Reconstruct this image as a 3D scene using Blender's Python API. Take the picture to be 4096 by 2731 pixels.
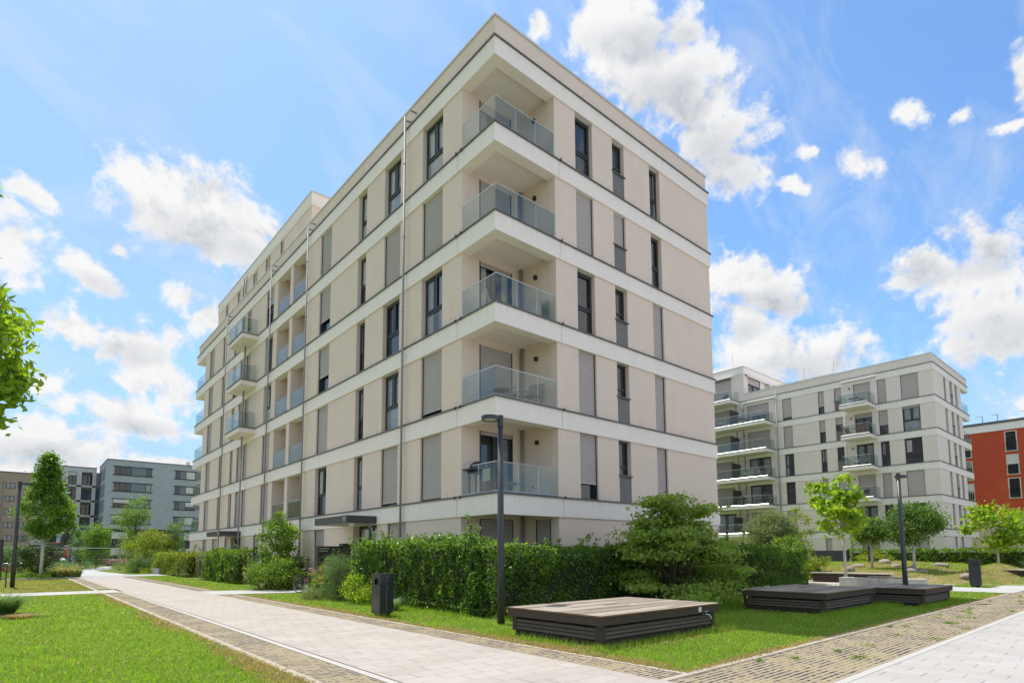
import bpy, math, random
import numpy as np
from mathutils import Vector, Matrix
random.seed(7); RS = np.random.RandomState(11)
for o in list(bpy.data.objects): bpy.data.objects.remove(o)
SC = bpy.context.scene; COL = SC.collection
R = math.radians

# ------------------------------------------------------------------ camera
YAW, PIT, ROL = R(49.33403), R(5.30116), R(-0.32749)
CAMP = Vector((-10.95312, -13.48352, 1.6))
fw = Vector((math.cos(YAW)*math.cos(PIT), math.sin(YAW)*math.cos(PIT), math.sin(PIT)))
rr = Vector((math.sin(YAW), -math.cos(YAW), 0)); uu = rr.cross(fw)
r2 = rr*math.cos(ROL)+uu*math.sin(ROL); u2 = -rr*math.sin(ROL)+uu*math.cos(ROL)
cd = bpy.data.cameras.new('camera'); cam = bpy.data.objects.new('camera', cd); COL.objects.link(cam)
M3 = Matrix((r2, u2, -fw)).transposed()
cam.matrix_world = Matrix.Translation(CAMP) @ M3.to_4x4()
cd.sensor_width = 36; cd.lens = 2302.77/4096*36; cd.shift_y = (1998.73-1365.5)/4096
cd.clip_start = 0.1; cd.clip_end = 3000
SC.camera = cam
SC.render.resolution_x = 1024; SC.render.resolution_y = 682

# ------------------------------------------------------------------ world, sun, exposure
SUNV = Vector((-0.03, 0.47, 1.0)).normalized()
EL = math.asin(SUNV.z); AZ = math.atan2(SUNV.x, SUNV.y)
SKY = 0.15
EXPO = 1.05
W = bpy.data.worlds.new('World'); SC.world = W; W.use_nodes = True
nt = W.node_tree; nt.nodes.clear()
def N(t, **k):
    n = nt.nodes.new(t)
    for a, b in k.items(): setattr(n, a, b)
    return n
def L(a, b): nt.links.new(a, b)
def mth(op, a, b=None, c=None, clamp=False):
    n = N('ShaderNodeMath', operation=op, use_clamp=clamp)
    for i, x in enumerate((a, b, c)):
        if x is None: continue
        if hasattr(x, 'links') or hasattr(x, 'is_output'): L(x, n.inputs[i])
        else: n.inputs[i].default_value = x
    return n.outputs[0]
def rgb(v): return (v[0], v[1], v[2], 1)
sky = N('ShaderNodeTexSky', sky_type='NISHITA'); sky.sun_disc = False
sky.sun_elevation = EL; sky.sun_rotation = AZ
sky.air_density = 1.0; sky.dust_density = 0.6; sky.ozone_density = 1.6
CLOUDS = [(0.6422,0.7726,0.117,0.0453,-2.998),(0.5985,0.711,0.1092,0.0571,-2.742),(0.5131,0.6368,0.1066,0.0641,-2.695),(0.4769,0.5844,0.0633,0.0459,-2.78),(0.7993,0.7797,0.0213,0.0154,-3.087),(0.5506,0.7554,0.0452,0.0269,-2.912),(1.389,0.4932,0.095,0.0611,3.113),(1.3133,0.4778,0.0608,0.0453,3.045),(1.5874,0.457,0.0306,0.0151,-2.89),(1.6009,0.3906,0.04,0.0363,2.596),(1.5131,0.386,0.0485,0.0223,-2.794),(1.4759,0.4181,0.0126,0.0095,-2.915),(1.3922,0.3754,0.0338,0.0241,-2.824),(1.3583,0.3538,0.0265,0.0246,-3.056),(1.526,0.306,0.0386,0.0206,-2.947),(1.4536,0.3028,0.0606,0.0362,2.998),(1.4301,0.27,0.044,0.0252,-2.789),(1.4485,0.1986,0.068,0.0239,-3.015),(1.4004,0.2363,0.036,0.0241,2.947),(1.4508,0.245,0.0214,0.0137,-2.878),(1.5688,0.1536,0.0922,0.0403,3.133),(1.5221,0.1472,0.0589,0.0328,3.016),(1.5511,0.2431,0.0255,0.0203,-2.829),(1.5302,0.2087,0.0239,0.0178,-3.103),(1.5482,0.1091,0.1249,0.0264,3.063),(1.3959,0.1346,0.0812,0.0182,3.071),(0.442,0.4065,0.1002,0.0397,-2.712),(0.4082,0.3047,0.1352,0.0455,-2.974),(0.4704,0.3693,0.0538,0.0386,-2.882),(0.3027,0.3126,0.0216,0.0121,-2.893),(0.4745,0.2766,0.1047,0.0271,-3.017),(0.2199,0.5808,0.0233,0.0127,-2.689),(0.2968,0.5417,0.031,0.0156,-2.443),(0.3556,0.5666,0.0191,0.0113,-2.787),(0.3765,0.5354,0.0277,0.0094,-2.62),(0.1597,0.5492,0.0159,0.0086,2.803),(0.2197,0.3854,0.0459,0.0262,3.024),(0.1457,0.3968,0.0477,0.0461,0.635),(0.1429,0.309,0.0787,0.0622,-2.496),(0.0982,0.5615,0.028,0.0185,1.349),(0.1134,0.5166,0.0243,0.0084,-2.888),(0.1334,0.1891,0.022,0.0192,-2.602),(0.1812,0.3638,0.0448,0.0316,-2.648)]
tc = N('ShaderNodeTexCoord'); dirv = tc.outputs['Generated']
sp = N('ShaderNodeSeparateXYZ'); L(dirv, sp.inputs[0])
az = mth('ARCTAN2', sp.outputs[1], sp.outputs[0]); el = mth('ARCSINE', sp.outputs[2])
def noise(scale, detail, rough, vec, dist=0.0, off=(0,0,0)):
    mp = N('ShaderNodeMapping'); mp.inputs['Location'].default_value = off; L(vec, mp.inputs[0])
    n = N('ShaderNodeTexNoise'); n.inputs['Scale'].default_value = scale; n.inputs['Detail'].default_value = detail
    n.inputs['Roughness'].default_value = rough; n.inputs['Distortion'].default_value = dist; L(mp.outputs[0], n.inputs[0]); return n
wn = noise(16, 6, .6, dirv)
ws = N('ShaderNodeVectorMath', operation='SUBTRACT'); L(wn.outputs['Color'], ws.inputs[0]); ws.inputs[1].default_value = (.5,.5,.5)
wm = N('ShaderNodeVectorMath', operation='SCALE'); L(ws.outputs[0], wm.inputs[0]); wm.inputs['Scale'].default_value = .05
cx = N('ShaderNodeCombineXYZ'); L(az, cx.inputs[0]); L(el, cx.inputs[1])
wa = N('ShaderNodeVectorMath', operation='ADD'); L(cx.outputs[0], wa.inputs[0]); L(wm.outputs[0], wa.inputs[1])
fl = N('ShaderNodeVectorMath', operation='MULTIPLY'); L(wa.outputs[0], fl.inputs[0]); fl.inputs[1].default_value = (1,1,0)
cov = None; und = None
for (a, e, sa, sb, rot) in CLOUDS:
    mp = N('ShaderNodeMapping', vector_type='TEXTURE'); mp.inputs['Location'].default_value = (a, e, 0)
    mp.inputs['Rotation'].default_value = (0, 0, rot); mp.inputs['Scale'].default_value = (sa*(1.12 if sa > .045 else 1.4), sb*(1.12 if sa > .045 else 1.4), 1)
    L(fl.outputs[0], mp.inputs[0])
    ln = N('ShaderNodeVectorMath', operation='LENGTH'); L(mp.outputs[0], ln.inputs[0])
    pk = min(1.0, .50+.50*(sa*sb)**.5/.042); v = mth('SUBTRACT', pk, mth('MULTIPLY', ln.outputs['Value'], pk if pk > .9 else .9))
    cov = v if cov is None else mth('SMOOTH_MAX', cov, v, 0.12)
    if sa > .045:
        q = mth('MULTIPLY', mth('MULTIPLY', mth('SUBTRACT', e+.15*sb, el), .9/sb, clamp=True), mth('MAXIMUM', v, 0.0)); und = q if und is None else mth('MAXIMUM', und, q)
# behind the view and overhead: clouds from noise, added to brighten the shaded facades
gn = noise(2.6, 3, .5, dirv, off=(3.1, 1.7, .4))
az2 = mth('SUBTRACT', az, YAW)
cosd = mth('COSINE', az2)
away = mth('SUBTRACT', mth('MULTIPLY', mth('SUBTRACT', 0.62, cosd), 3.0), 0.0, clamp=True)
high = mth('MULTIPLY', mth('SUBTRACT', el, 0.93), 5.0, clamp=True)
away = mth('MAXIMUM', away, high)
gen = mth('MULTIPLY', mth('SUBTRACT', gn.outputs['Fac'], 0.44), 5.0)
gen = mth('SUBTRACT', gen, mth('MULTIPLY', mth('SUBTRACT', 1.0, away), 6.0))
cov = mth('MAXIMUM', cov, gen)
dn = noise(12, 12, .66, dirv, dist=.15)
dn2 = noise(12, 6, .62, dirv, dist=.15, off=(SUNV.x*.02, SUNV.y*.02, SUNV.z*.028))
dn3 = noise(48, 6, .6, dirv)
cov = mth('ADD', cov, mth('MULTIPLY', mth('SUBTRACT', dn3.outputs['Fac'], .5), .8))
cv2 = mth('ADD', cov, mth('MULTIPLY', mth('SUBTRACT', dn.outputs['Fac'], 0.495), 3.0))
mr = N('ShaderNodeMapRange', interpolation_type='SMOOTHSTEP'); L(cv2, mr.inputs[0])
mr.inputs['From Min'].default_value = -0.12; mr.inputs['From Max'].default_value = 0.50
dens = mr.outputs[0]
# thin veil that whitens the blue here and there, stronger near the horizon
vn = noise(3.2, 6, .6, dirv, dist=.6, off=(1, 5, 2))
veil = mth('MULTIPLY', mth('SUBTRACT', vn.outputs['Fac'], .42), 1.2, clamp=True)
hz = mth('SUBTRACT', 1.0, mth('MULTIPLY', el, 2.6), clamp=True)
hz = mth('MULTIPLY', mth('MULTIPLY', hz, hz), .95)
leftw = mth('MULTIPLY', mth('SUBTRACT', az, 0.62), .42, clamp=True)
veil = mth('ADD', mth('ADD', mth('MULTIPLY', veil, .65), hz), leftw, clamp=True)
wm2 = N('ShaderNodeMapping'); wm2.inputs['Rotation'].default_value = (.3,.5,.9); wm2.inputs['Scale'].default_value = (1.2, 5.0, 3.0); L(dirv, wm2.inputs[0])
wn2 = noise(2.2, 9, .62, wm2.outputs[0], dist=.8); wisp = mth('MULTIPLY', mth('SUBTRACT', wn2.outputs['Fac'], .50), 1.9, clamp=True)
# inner shade of the clouds
sn = noise(6, 5, .55, dirv, off=(7, 2, 9))
core = mth('MULTIPLY', mth('SUBTRACT', cv2, .30), 1.5, clamp=True)
grey = mth('MULTIPLY', core, mth('MULTIPLY', mth('SUBTRACT', sn.outputs['Fac'], .46), 3.5, clamp=True))
selfs = mth('MULTIPLY', mth('SUBTRACT', dn2.outputs['Fac'], dn.outputs['Fac']), 5.0, clamp=True)
grey = mth('ADD', mth('MULTIPLY', grey, .6), mth('ADD', mth('MULTIPLY', und, 1.5, clamp=True), mth('MULTIPLY', selfs, .6)), clamp=True)
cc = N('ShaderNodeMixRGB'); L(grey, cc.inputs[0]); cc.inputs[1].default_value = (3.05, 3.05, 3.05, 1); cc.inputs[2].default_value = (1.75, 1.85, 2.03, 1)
tint = N('ShaderNodeMixRGB', blend_type='MULTIPLY'); tint.inputs[0].default_value = 1; L(sky.outputs[0], tint.inputs[1]); tint.inputs[2].default_value = (.505, .655, .765, 1)
m1 = N('ShaderNodeMixRGB'); L(mth('MULTIPLY', veil, .92), m1.inputs[0]); L(tint.outputs[0], m1.inputs[1]); m1.inputs[2].default_value = (1.42, 1.92, 2.40, 1)
mw = N('ShaderNodeMixRGB'); L(wisp, mw.inputs[0]); L(m1.outputs[0], mw.inputs[1]); mw.inputs[2].default_value = (2.35, 2.6, 2.85, 1)
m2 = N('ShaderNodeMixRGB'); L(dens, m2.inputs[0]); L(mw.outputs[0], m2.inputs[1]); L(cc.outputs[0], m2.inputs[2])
below = mth('MULTIPLY', mth('ADD', sp.outputs[2], 0.0), -30.0, clamp=True)
m3 = N('ShaderNodeMixRGB'); L(below, m3.inputs[0]); L(m2.outputs[0], m3.inputs[1]); m3.inputs[2].default_value = (1.2, 1.2, 1.2, 1)
bg = N('ShaderNodeBackground'); L(m3.outputs[0], bg.inputs[0]); bg.inputs[1].default_value = SKY
wo = N('ShaderNodeOutputWorld'); L(bg.outputs[0], wo.inputs[0])
sd = bpy.data.lights.new('sun', 'SUN'); sun = bpy.data.objects.new('sun', sd); COL.objects.link(sun)
sd.energy = 2.5; sd.angle = R(0.55); sd.color = (1, .955, .88)
sun.rotation_euler = SUNV.to_track_quat('Z', 'Y').to_euler(); sun.location = (0, 20, 60)
vs = SC.view_settings; vs.view_transform = 'Standard'; vs.look = 'None'; vs.gamma = 1; vs.exposure = EXPO
SC.cycles.max_bounces = 8; SC.cycles.transparent_max_bounces = 12; SC.cycles.diffuse_bounces = 4
SC.cycles.glossy_bounces = 3; SC.cycles.transmission_bounces = 4

# ------------------------------------------------------------------ materials
MATS = {}
def mat(name, col, rough=.7, metal=0.0, spec=.5, bump=0, bscale=60, var=0, vscale=3, build=None, coat=0):
    if name in MATS: return MATS[name]
    m = bpy.data.materials.new(name); m.use_nodes = True; t = m.node_tree; p = t.nodes['Principled BSDF']
    p.inputs['Base Color'].default_value = rgb(col); p.inputs['Roughness'].default_value = rough
    p.inputs['Metallic'].default_value = metal; p.inputs['Specular IOR Level'].default_value = spec
    p.inputs['Coat Weight'].default_value = coat
    g = t.nodes.new('ShaderNodeNewGeometry')
    if var:
        n = t.nodes.new('ShaderNodeTexNoise'); n.inputs['Scale'].default_value = vscale; n.inputs['Detail'].default_value = 6
        t.links.new(g.outputs['Position'], n.inputs[0])
        r = t.nodes.new('ShaderNodeMapRange'); t.links.new(n.outputs['Fac'], r.inputs[0]); r.inputs[1].default_value = .3; r.inputs[2].default_value = .7
        r.inputs[3].default_value = 1-var; r.inputs[4].default_value = 1+var
        x = t.nodes.new('ShaderNodeVectorMath'); x.operation = 'SCALE'; x.inputs[0].default_value = col
        t.links.new(r.outputs[0], x.inputs['Scale']); t.links.new(x.outputs[0], p.inputs['Base Color'])
    if bump:
        n = t.nodes.new('ShaderNodeTexNoise'); n.inputs['Scale'].default_value = bscale; n.inputs['Detail'].default_value = 3
        t.links.new(g.outputs['Position'], n.inputs[0]); b = t.nodes.new('ShaderNodeBump'); b.inputs['Strength'].default_value = bump
        b.inputs['Distance'].default_value = .004; t.links.new(n.outputs['Fac'], b.inputs['Height']); t.links.new(b.outputs[0], p.inputs['Normal'])
    if build: build(m, t, p, g)
    MATS[name] = m; return m
def stucco(col, k=.05):
    def f(m, t, p, g):
        n = t.nodes.new('ShaderNodeTexNoise'); n.inputs['Scale'].default_value = 45; n.inputs['Detail'].default_value = 4; t.links.new(g.outputs['Position'], n.inputs[0])
        n2 = t.nodes.new('ShaderNodeTexNoise'); n2.inputs['Scale'].default_value = .9; n2.inputs['Detail'].default_value = 5; t.links.new(g.outputs['Position'], n2.inputs[0])
        # faint vertical rain streaks
        mp = t.nodes.new('ShaderNodeMapping'); mp.inputs['Scale'].default_value = (5, 5, .35); t.links.new(g.outputs['Position'], mp.inputs[0])
        n3 = t.nodes.new('ShaderNodeTexNoise'); n3.inputs['Scale'].default_value = 1; n3.inputs['Detail'].default_value = 3; t.links.new(mp.outputs[0], n3.inputs[0])
        def M(op, a, b):
            x = t.nodes.new('ShaderNodeMath'); x.operation = op
            for i, q in enumerate((a, b)):
                if isinstance(q, (int, float)): x.inputs[i].default_value = q
                else: t.links.new(q, x.inputs[i])
            return x.outputs[0]
        s = M('ADD', M('MULTIPLY', n.outputs['Fac'], k*2), M('ADD', M('MULTIPLY', n2.outputs['Fac'], k*1.6), M('MULTIPLY', n3.outputs['Fac'], k*.9)))
        s = M('ADD', s, 1-k*2.25)
        sz = t.nodes.new('ShaderNodeSeparateXYZ'); t.links.new(g.outputs['Position'], sz.inputs[0]); fr = M('FRACT', M('DIVIDE', M('SUBTRACT', sz.outputs[2], .466), 3.0), 0)
        mp2 = t.nodes.new('ShaderNodeMapping'); mp2.inputs['Scale'].default_value = (9, 9, .25); t.links.new(g.outputs['Position'], mp2.inputs[0])
        n4 = t.nodes.new('ShaderNodeTexNoise'); n4.inputs['Scale'].default_value = 1; n4.inputs['Detail'].default_value = 4; t.links.new(mp2.outputs[0], n4.inputs[0])
        low = M('MAXIMUM', M('SUBTRACT', 1.0, M('MULTIPLY', fr, 9.0)), 0); hi = M('MAXIMUM', M('MULTIPLY', M('SUBTRACT', fr, .80), 5.0), 0)
        dirt = M('MULTIPLY', M('MAXIMUM', M('SUBTRACT', n4.outputs['Fac'], .40), 0), M('ADD', M('MULTIPLY', low, .8), M('MULTIPLY', hi, .35)))
        s = M('MULTIPLY', s, M('SUBTRACT', 1.0, dirt))
        x = t.nodes.new('ShaderNodeVectorMath'); x.operation = 'SCALE'; x.inputs[0].default_value = col; t.links.new(s, x.inputs['Scale']); t.links.new(x.outputs[0], p.inputs['Base Color'])
        b = t.nodes.new('ShaderNodeBump'); b.inputs['Strength'].default_value = .55; b.inputs['Distance'].default_value = .004
        t.links.new(n.outputs['Fac'], b.inputs['Height']); t.links.new(b.outputs[0], p.inputs['Normal'])
    return f
BEIGE = mat('stucco_beige', (.785,.64,.54), .92, build=stucco((.785,.64,.54), .09))
WHITE = mat('stucco_white', (.91,.82,.755), .9, build=stucco((.91,.82,.755), .05))
BEIGE2 = mat('stucco_pale', (.80,.71,.64), .92, build=stucco((.80,.71,.64), .07))
WHITE2 = mat('stucco_white_far', (.90,.845,.79), .9, build=stucco((.90,.845,.79), .04))
LEDGE = mat('ledge_metal', (.13,.125,.12), .55, .2, var=.15)
CAPM = mat('cap_metal', (.62,.60,.57), .5, .3, var=.06)
FRAME = mat('frame_anthracite', (.045,.047,.05), .45, .1)
PANEL = mat('panel_grey', (.17,.16,.15), .6, var=.08)
GLASSD = mat('window_glass', (.012,.018,.024), .03, 0, 1.0)
CURT = mat('curtained_glass', (.22,.24,.25), .06, 0, 1.0, var=.25, vscale=5)
CURTW = mat('white_curtain_behind_glass', (.42,.41,.38), .12, 0, 1.0, var=.2, vscale=6)
SHUT = mat('shutter_slats', (.48,.425,.41), .5, .1, var=.05, vscale=8)
SHUTL = mat('shutter_pale', (.62,.61,.60), .5, var=.04)
STEEL = mat('galvanised_steel', (.27,.275,.28), .6, .15, var=.12, vscale=12)
ALU = mat('brushed_aluminium', (.62,.63,.64), .3, .8)
BLACK = mat('black_metal', (.02,.02,.022), .45, .1)
ANTH = mat('anthracite_metal', (.052,.052,.056), .42, .35, var=.1)
CANOPY = mat('canopy_sheet', (.075,.072,.066), .5, .2, var=.08)
CONC = mat('concrete', (.45,.44,.42), .85, bump=.4, bscale=30, var=.14, vscale=4)
def glass(name, tint, gl=1.0):
    m = bpy.data.materials.new(name); m.use_nodes = True; t = m.node_tree; t.nodes.clear()
    tr = t.nodes.new('ShaderNodeBsdfTransparent'); tr.inputs[0].default_value = rgb(tint)
    g = t.nodes.new('ShaderNodeBsdfGlossy'); g.inputs['Roughness'].default_value = .015; g.inputs[0].default_value = (gl,gl,gl,1)
    ge = t.nodes.new('ShaderNodeNewGeometry'); dt = t.nodes.new('ShaderNodeVectorMath'); dt.operation = 'DOT_PRODUCT'; t.links.new(ge.outputs['Normal'], dt.inputs[0]); t.links.new(ge.outputs['Incoming'], dt.inputs[1])
    def mm(op, a, b):
        x = t.nodes.new('ShaderNodeMath'); x.operation = op; x.use_clamp = (op == 'MULTIPLY_ADD')
        for i, q in enumerate((a, b)):
            if isinstance(q, (int, float)): x.inputs[i].default_value = q
            else: t.links.new(q, x.inputs[i])
        return x
    ab = mm('ABSOLUTE', dt.outputs['Value'], 0); om = mm('SUBTRACT', 1.0, ab.outputs[0]); pw = mm('POWER', om.outputs[0], 4.0)
    k = mm('MULTIPLY_ADD', pw.outputs[0], .36); k.inputs[2].default_value = .05
    mx = t.nodes.new('ShaderNodeMixShader'); t.links.new(k.outputs[0], mx.inputs[0]); t.links.new(tr.outputs[0], mx.inputs[1]); t.links.new(g.outputs[0], mx.inputs[2])
    o = t.nodes.new('ShaderNodeOutputMaterial'); t.links.new(mx.outputs[0], o.inputs[0]); MATS[name] = m; return m
RAILG = glass('railing_glass', (.82,.865,.84))
def island_leaf(name, cols, trans=.4, rough=.5, spec=.35, tcol=1.25, vs=1.3, br=1.05, warm=(1.5,1.33,1.1)):
    m = bpy.data.materials.new(name); m.use_nodes = True; t = m.node_tree; p = t.nodes['Principled BSDF']
    g = t.nodes.new('ShaderNodeNewGeometry'); cr = t.nodes.new('ShaderNodeValToRGB'); e = cr.color_ramp.elements
    for i, c in enumerate(cols):
        if i < 2: x = e[i]; x.position = i/(len(cols)-1)
        else: x = e.new(i/(len(cols)-1))
        x.color = rgb(c)
    for i, x in enumerate(sorted(e, key=lambda q: q.position)): x.position = i/(len(cols)-1); x.color = rgb(cols[i])
    t.links.new(g.outputs['Random Per Island'], cr.inputs[0])
    nz = t.nodes.new('ShaderNodeTexNoise'); nz.inputs['Scale'].default_value = vs; nz.inputs['Detail'].default_value = 5; t.links.new(g.outputs['Position'], nz.inputs[0])
    rg = t.nodes.new('ShaderNodeMapRange'); rg.inputs[1].default_value = .32; rg.inputs[2].default_value = .68; t.links.new(nz.outputs['Fac'], rg.inputs[0])
    tn = t.nodes.new('ShaderNodeMixRGB'); t.links.new(rg.outputs[0], tn.inputs[0]); tn.inputs[1].default_value = (.98*br,1.0*br,1.05*br,1); tn.inputs[2].default_value = (warm[0]*br,warm[1]*br,warm[2]*br,1)
    ml = t.nodes.new('ShaderNodeMixRGB'); ml.blend_type = 'MULTIPLY'; ml.inputs[0].default_value = 1; t.links.new(cr.outputs[0], ml.inputs[1]); t.links.new(tn.outputs[0], ml.inputs[2]); cr = ml
    t.links.new(cr.outputs[0], p.inputs['Base Color'])
    p.inputs['Roughness'].default_value = rough; p.inputs['Specular IOR Level'].default_value = spec
    tl = t.nodes.new('ShaderNodeBsdfTranslucent'); sc = t.nodes.new('ShaderNodeVectorMath'); sc.operation = 'MULTIPLY'
    sc.inputs[1].default_value = (tcol*1.15, tcol*1.1, tcol*.5); t.links.new(cr.outputs[0], sc.inputs[0]); t.links.new(sc.outputs[0], tl.inputs[0])
    mx = t.nodes.new('ShaderNodeMixShader'); mx.inputs[0].default_value = trans
    t.links.new(p.outputs[0], mx.inputs[1]); t.links.new(tl.outputs[0], mx.inputs[2])
    t.links.new(mx.outputs[0], t.nodes['Material Output'].inputs[0]); MATS[name] = m; return m
L_HEDGE = island_leaf('hornbeam_leaf', [(.035,.075,.016),(.06,.125,.022),(.115,.20,.035),(.05,.10,.02)], .5, .38, .5, 2.3)
L_MAPLE = island_leaf('maple_leaf', [(.12,.22,.05),(.17,.28,.055),(.25,.31,.07),(.14,.24,.05)], .5, .5, .35, 1.5)
L_BRIGHT = island_leaf('bright_leaf', [(.11,.20,.018),(.18,.30,.025),(.24,.35,.03),(.09,.17,.018)], .55, .45, .4, 1.5)
L_ROBIN = island_leaf('robinia_leaf', [(.055,.12,.025),(.085,.17,.035),(.14,.24,.055),(.06,.13,.03)], .45)
L_WILLOW = island_leaf('willow_leaf', [(.10,.16,.06),(.16,.22,.10),(.22,.27,.14),(.08,.14,.04)], .4)
L_DARK = island_leaf('dark_leaf', [(.03,.06,.015),(.05,.09,.02),(.08,.13,.03),(.04,.07,.02)], .3)
L_YELLOW = island_leaf('yellow_green_leaf', [(.13,.20,.025),(.20,.27,.03),(.28,.32,.04),(.10,.17,.02)], .5, warm=(1.25,1.2,1.1))
L_GREY = island_leaf('grey_green_leaf', [(.08,.16,.06),(.12,.21,.085),(.16,.26,.11),(.07,.13,.05)], .4)
L_OAK = island_leaf('garden_tree_leaf', [(.06,.13,.018),(.105,.20,.025),(.17,.28,.035),(.07,.14,.022)], .5, .45, .4, 1.45)
L_GRASS = island_leaf('grass_blade', [(.12,.215,.018),(.165,.28,.028),(.25,.36,.06),(.15,.26,.025)], .5, .55, .3, 1.35, 1.1, 1.16, (1.22,1.20,1.2))
L_STRAW = island_leaf('straw_blade', [(.42,.31,.15),(.52,.40,.22),(.34,.29,.12),(.30,.29,.10)], .4, .6, .2, 1.0, 1.3, 1.0, (1.15,1.1,1.05))
L_BLUEG = island_leaf('blue_grass_blade', [(.09,.18,.07),(.14,.24,.11),(.20,.30,.16),(.10,.19,.07)], .45)
L_FEATHER = island_leaf('feather_grass', [(.38,.33,.18),(.45,.42,.25),(.25,.26,.10),(.18,.22,.07)], .4)
PINK = island_leaf('pink_blossom', [(.55,.25,.30),(.6,.35,.36),(.5,.2,.25),(.6,.4,.4)], .3)
CREAMF = island_leaf('cream_blossom', [(.55,.48,.38),(.6,.55,.42),(.5,.42,.3),(.6,.55,.5)], .3)
BARK = mat('bark', (.16,.12,.085), .9, bump=.6, bscale=40, var=.25, vscale=14)
LIME = mat('whitewashed_bark', (.55,.50,.42), .85, bump=.3, bscale=30, var=.12, vscale=9)

# ------------------------------------------------------------------ mesh helpers
class MB:
    def __init__(s, T=None): s.v = []; s.f = []; s.T = T
    def _a(s, vs): 
        b = len(s.v); s.v += [s.T(*p) if s.T else tuple(p) for p in vs]; return b
    def box(s, x0, x1, y0, y1, z0, z1):
        b = s._a([(x0,y0,z0),(x1,y0,z0),(x1,y1,z0),(x0,y1,z0),(x0,y0,z1),(x1,y0,z1),(x1,y1,z1),(x0,y1,z1)])
        s.f += [(b,b+3,b+2,b+1),(b+4,b+5,b+6,b+7),(b,b+1,b+5,b+4),(b+1,b+2,b+6,b+5),(b+2,b+3,b+7,b+6),(b+3,b,b+4,b+7)]
    def quad(s, *p): b = s._a(p); s.f.append(tuple(range(b, b+len(p))))
    def tube(s, pts, rad, n=8, cap=True):
        pts = [Vector(p) for p in pts]; rad = rad if isinstance(rad, (list, tuple)) else [rad]*len(pts)
        rings = []; prev = None
        for i, p in enumerate(pts):
            d = (pts[min(i+1, len(pts)-1)]-pts[max(i-1, 0)]).normalized()
            a = prev if prev is not None else (Vector((0,0,1)) if abs(d.z) < .9 else Vector((1,0,0)))
            x = (a-d*a.dot(d)); x = x.normalized() if x.length > 1e-6 else d.orthogonal().normalized(); prev = x; y = d.cross(x)
            rings.append(s._a([p+(x*math.cos(t)+y*math.sin(t))*rad[i] for t in [2*math.pi*k/n for k in range(n)]]))
        for a, b in zip(rings, rings[1:]):
            for k in range(n): s.f.append((a+k, a+(k+1) % n, b+(k+1) % n, b+k))
        if cap: s.f.append(tuple(rings[0]+k for k in range(n))[::-1]); s.f.append(tuple(rings[-1]+k for k in range(n)))
    def cyl(s, c, r, z0, z1, n=24, r1=None):
        s.tube([(c[0],c[1],z0),(c[0],c[1],z1)], [r, r if r1 is None else r1], n)
    def prism(s, poly, z0, z1):
        n = len(poly); b = s._a([(x,y,z0) for x,y in poly]+[(x,y,z1) for x,y in poly])
        s.f.append(tuple(range(b+n-1, b-1, -1))); s.f.append(tuple(range(b+n, b+2*n)))
        for k in range(n): s.f.append((b+k, b+(k+1) % n, b+n+(k+1) % n, b+n+k))
    def blob(s, c, r, seed=0, sub=2, amp=.2):
        rnd = random.Random(seed); n, m = 10, 7; b = len(s.v)
        ph = [rnd.uniform(0, 6) for _ in range(6)]
        pts = []
        for j in range(m+1):
            t = math.pi*j/m
            for i in range(n):
                a = 2*math.pi*i/n; k = 1+amp*(math.sin(2*a+ph[0])*math.sin(t*2+ph[1])+.6*math.sin(3*a+ph[2]+t*2))
                pts.append((c[0]+r[0]*k*math.sin(t)*math.cos(a), c[1]+r[1]*k*math.sin(t)*math.sin(a), c[2]+r[2]*k*math.cos(t)))
        b = s._a(pts)
        for j in range(m):
            for i in range(n): s.f.append((b+j*n+i, b+(j+1)*n+i, b+(j+1)*n+(i+1) % n, b+j*n+(i+1) % n))
    def build(s, name, m, parent=None, smooth=False, bevel=0):
        me = bpy.data.meshes.new(name); me.from_pydata(s.v, [], s.f); me.materials.append(m)
        if smooth: me.polygons.foreach_set('use_smooth', [True]*len(me.polygons))
        me.update(); o = bpy.data.objects.new(name, me); COL.objects.link(o)
        if parent: o.parent = parent; 
        if bevel:
            b = o.modifiers.new('b', 'BEVEL'); b.width = bevel; b.segments = 2; b.limit_method = 'ANGLE'
        return o
def fixnormals(o):
    import bmesh
    bm = bmesh.new(); bm.from_mesh(o.data); bmesh.ops.recalc_face_normals(bm, faces=bm.faces); bm.to_mesh(o.data); bm.free(); return o
def tag(o, label=None, cat=None, group=None, kind=None):
    if label: o['label'] = label
    if cat: o['category'] = cat
    if group: o['group'] = group
    if kind: o['kind'] = kind
    return o
def thing(name, label, cat, loc=(0,0,0), rz=0, group=None):
    o = bpy.data.objects.new(name, None); COL.objects.link(o); o.location = loc; o.rotation_euler = (0,0,rz)
    o.empty_display_size = .3; return tag(o, label, cat, group)
def copy_tree(o, loc, rz, label, parent=None):
    c = o.copy(); COL.objects.link(c)
    if parent: c.parent = parent
    else: c.location = loc; c.rotation_euler = (0,0,rz); c['label'] = label
    for ch in o.children:
        copy_tree(ch, None, None, None, c)
    return c
def struct(name, mb, m): o = mb.build(name, m); o['kind'] = 'structure'; return o
def npmesh(name, V, F4, m, parent=None, F3=None):
    me = bpy.data.meshes.new(name)
    n = F4.shape[1]; me.vertices.add(len(V)); me.vertices.foreach_set('co', V.astype(np.float32).ravel())
    me.loops.add(F4.size); me.loops.foreach_set('vertex_index', F4.astype(np.int32).ravel())
    me.polygons.add(len(F4)); me.polygons.foreach_set('loop_start', np.arange(0, F4.size, n, dtype=np.int32))
    me.polygons.foreach_set('loop_total', np.full(len(F4), n, dtype=np.int32))
    me.materials.append(m); me.update(calc_edges=True)
    o = bpy.data.objects.new(name, me); COL.objects.link(o)
    if parent: o.parent = parent
    return o
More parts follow.
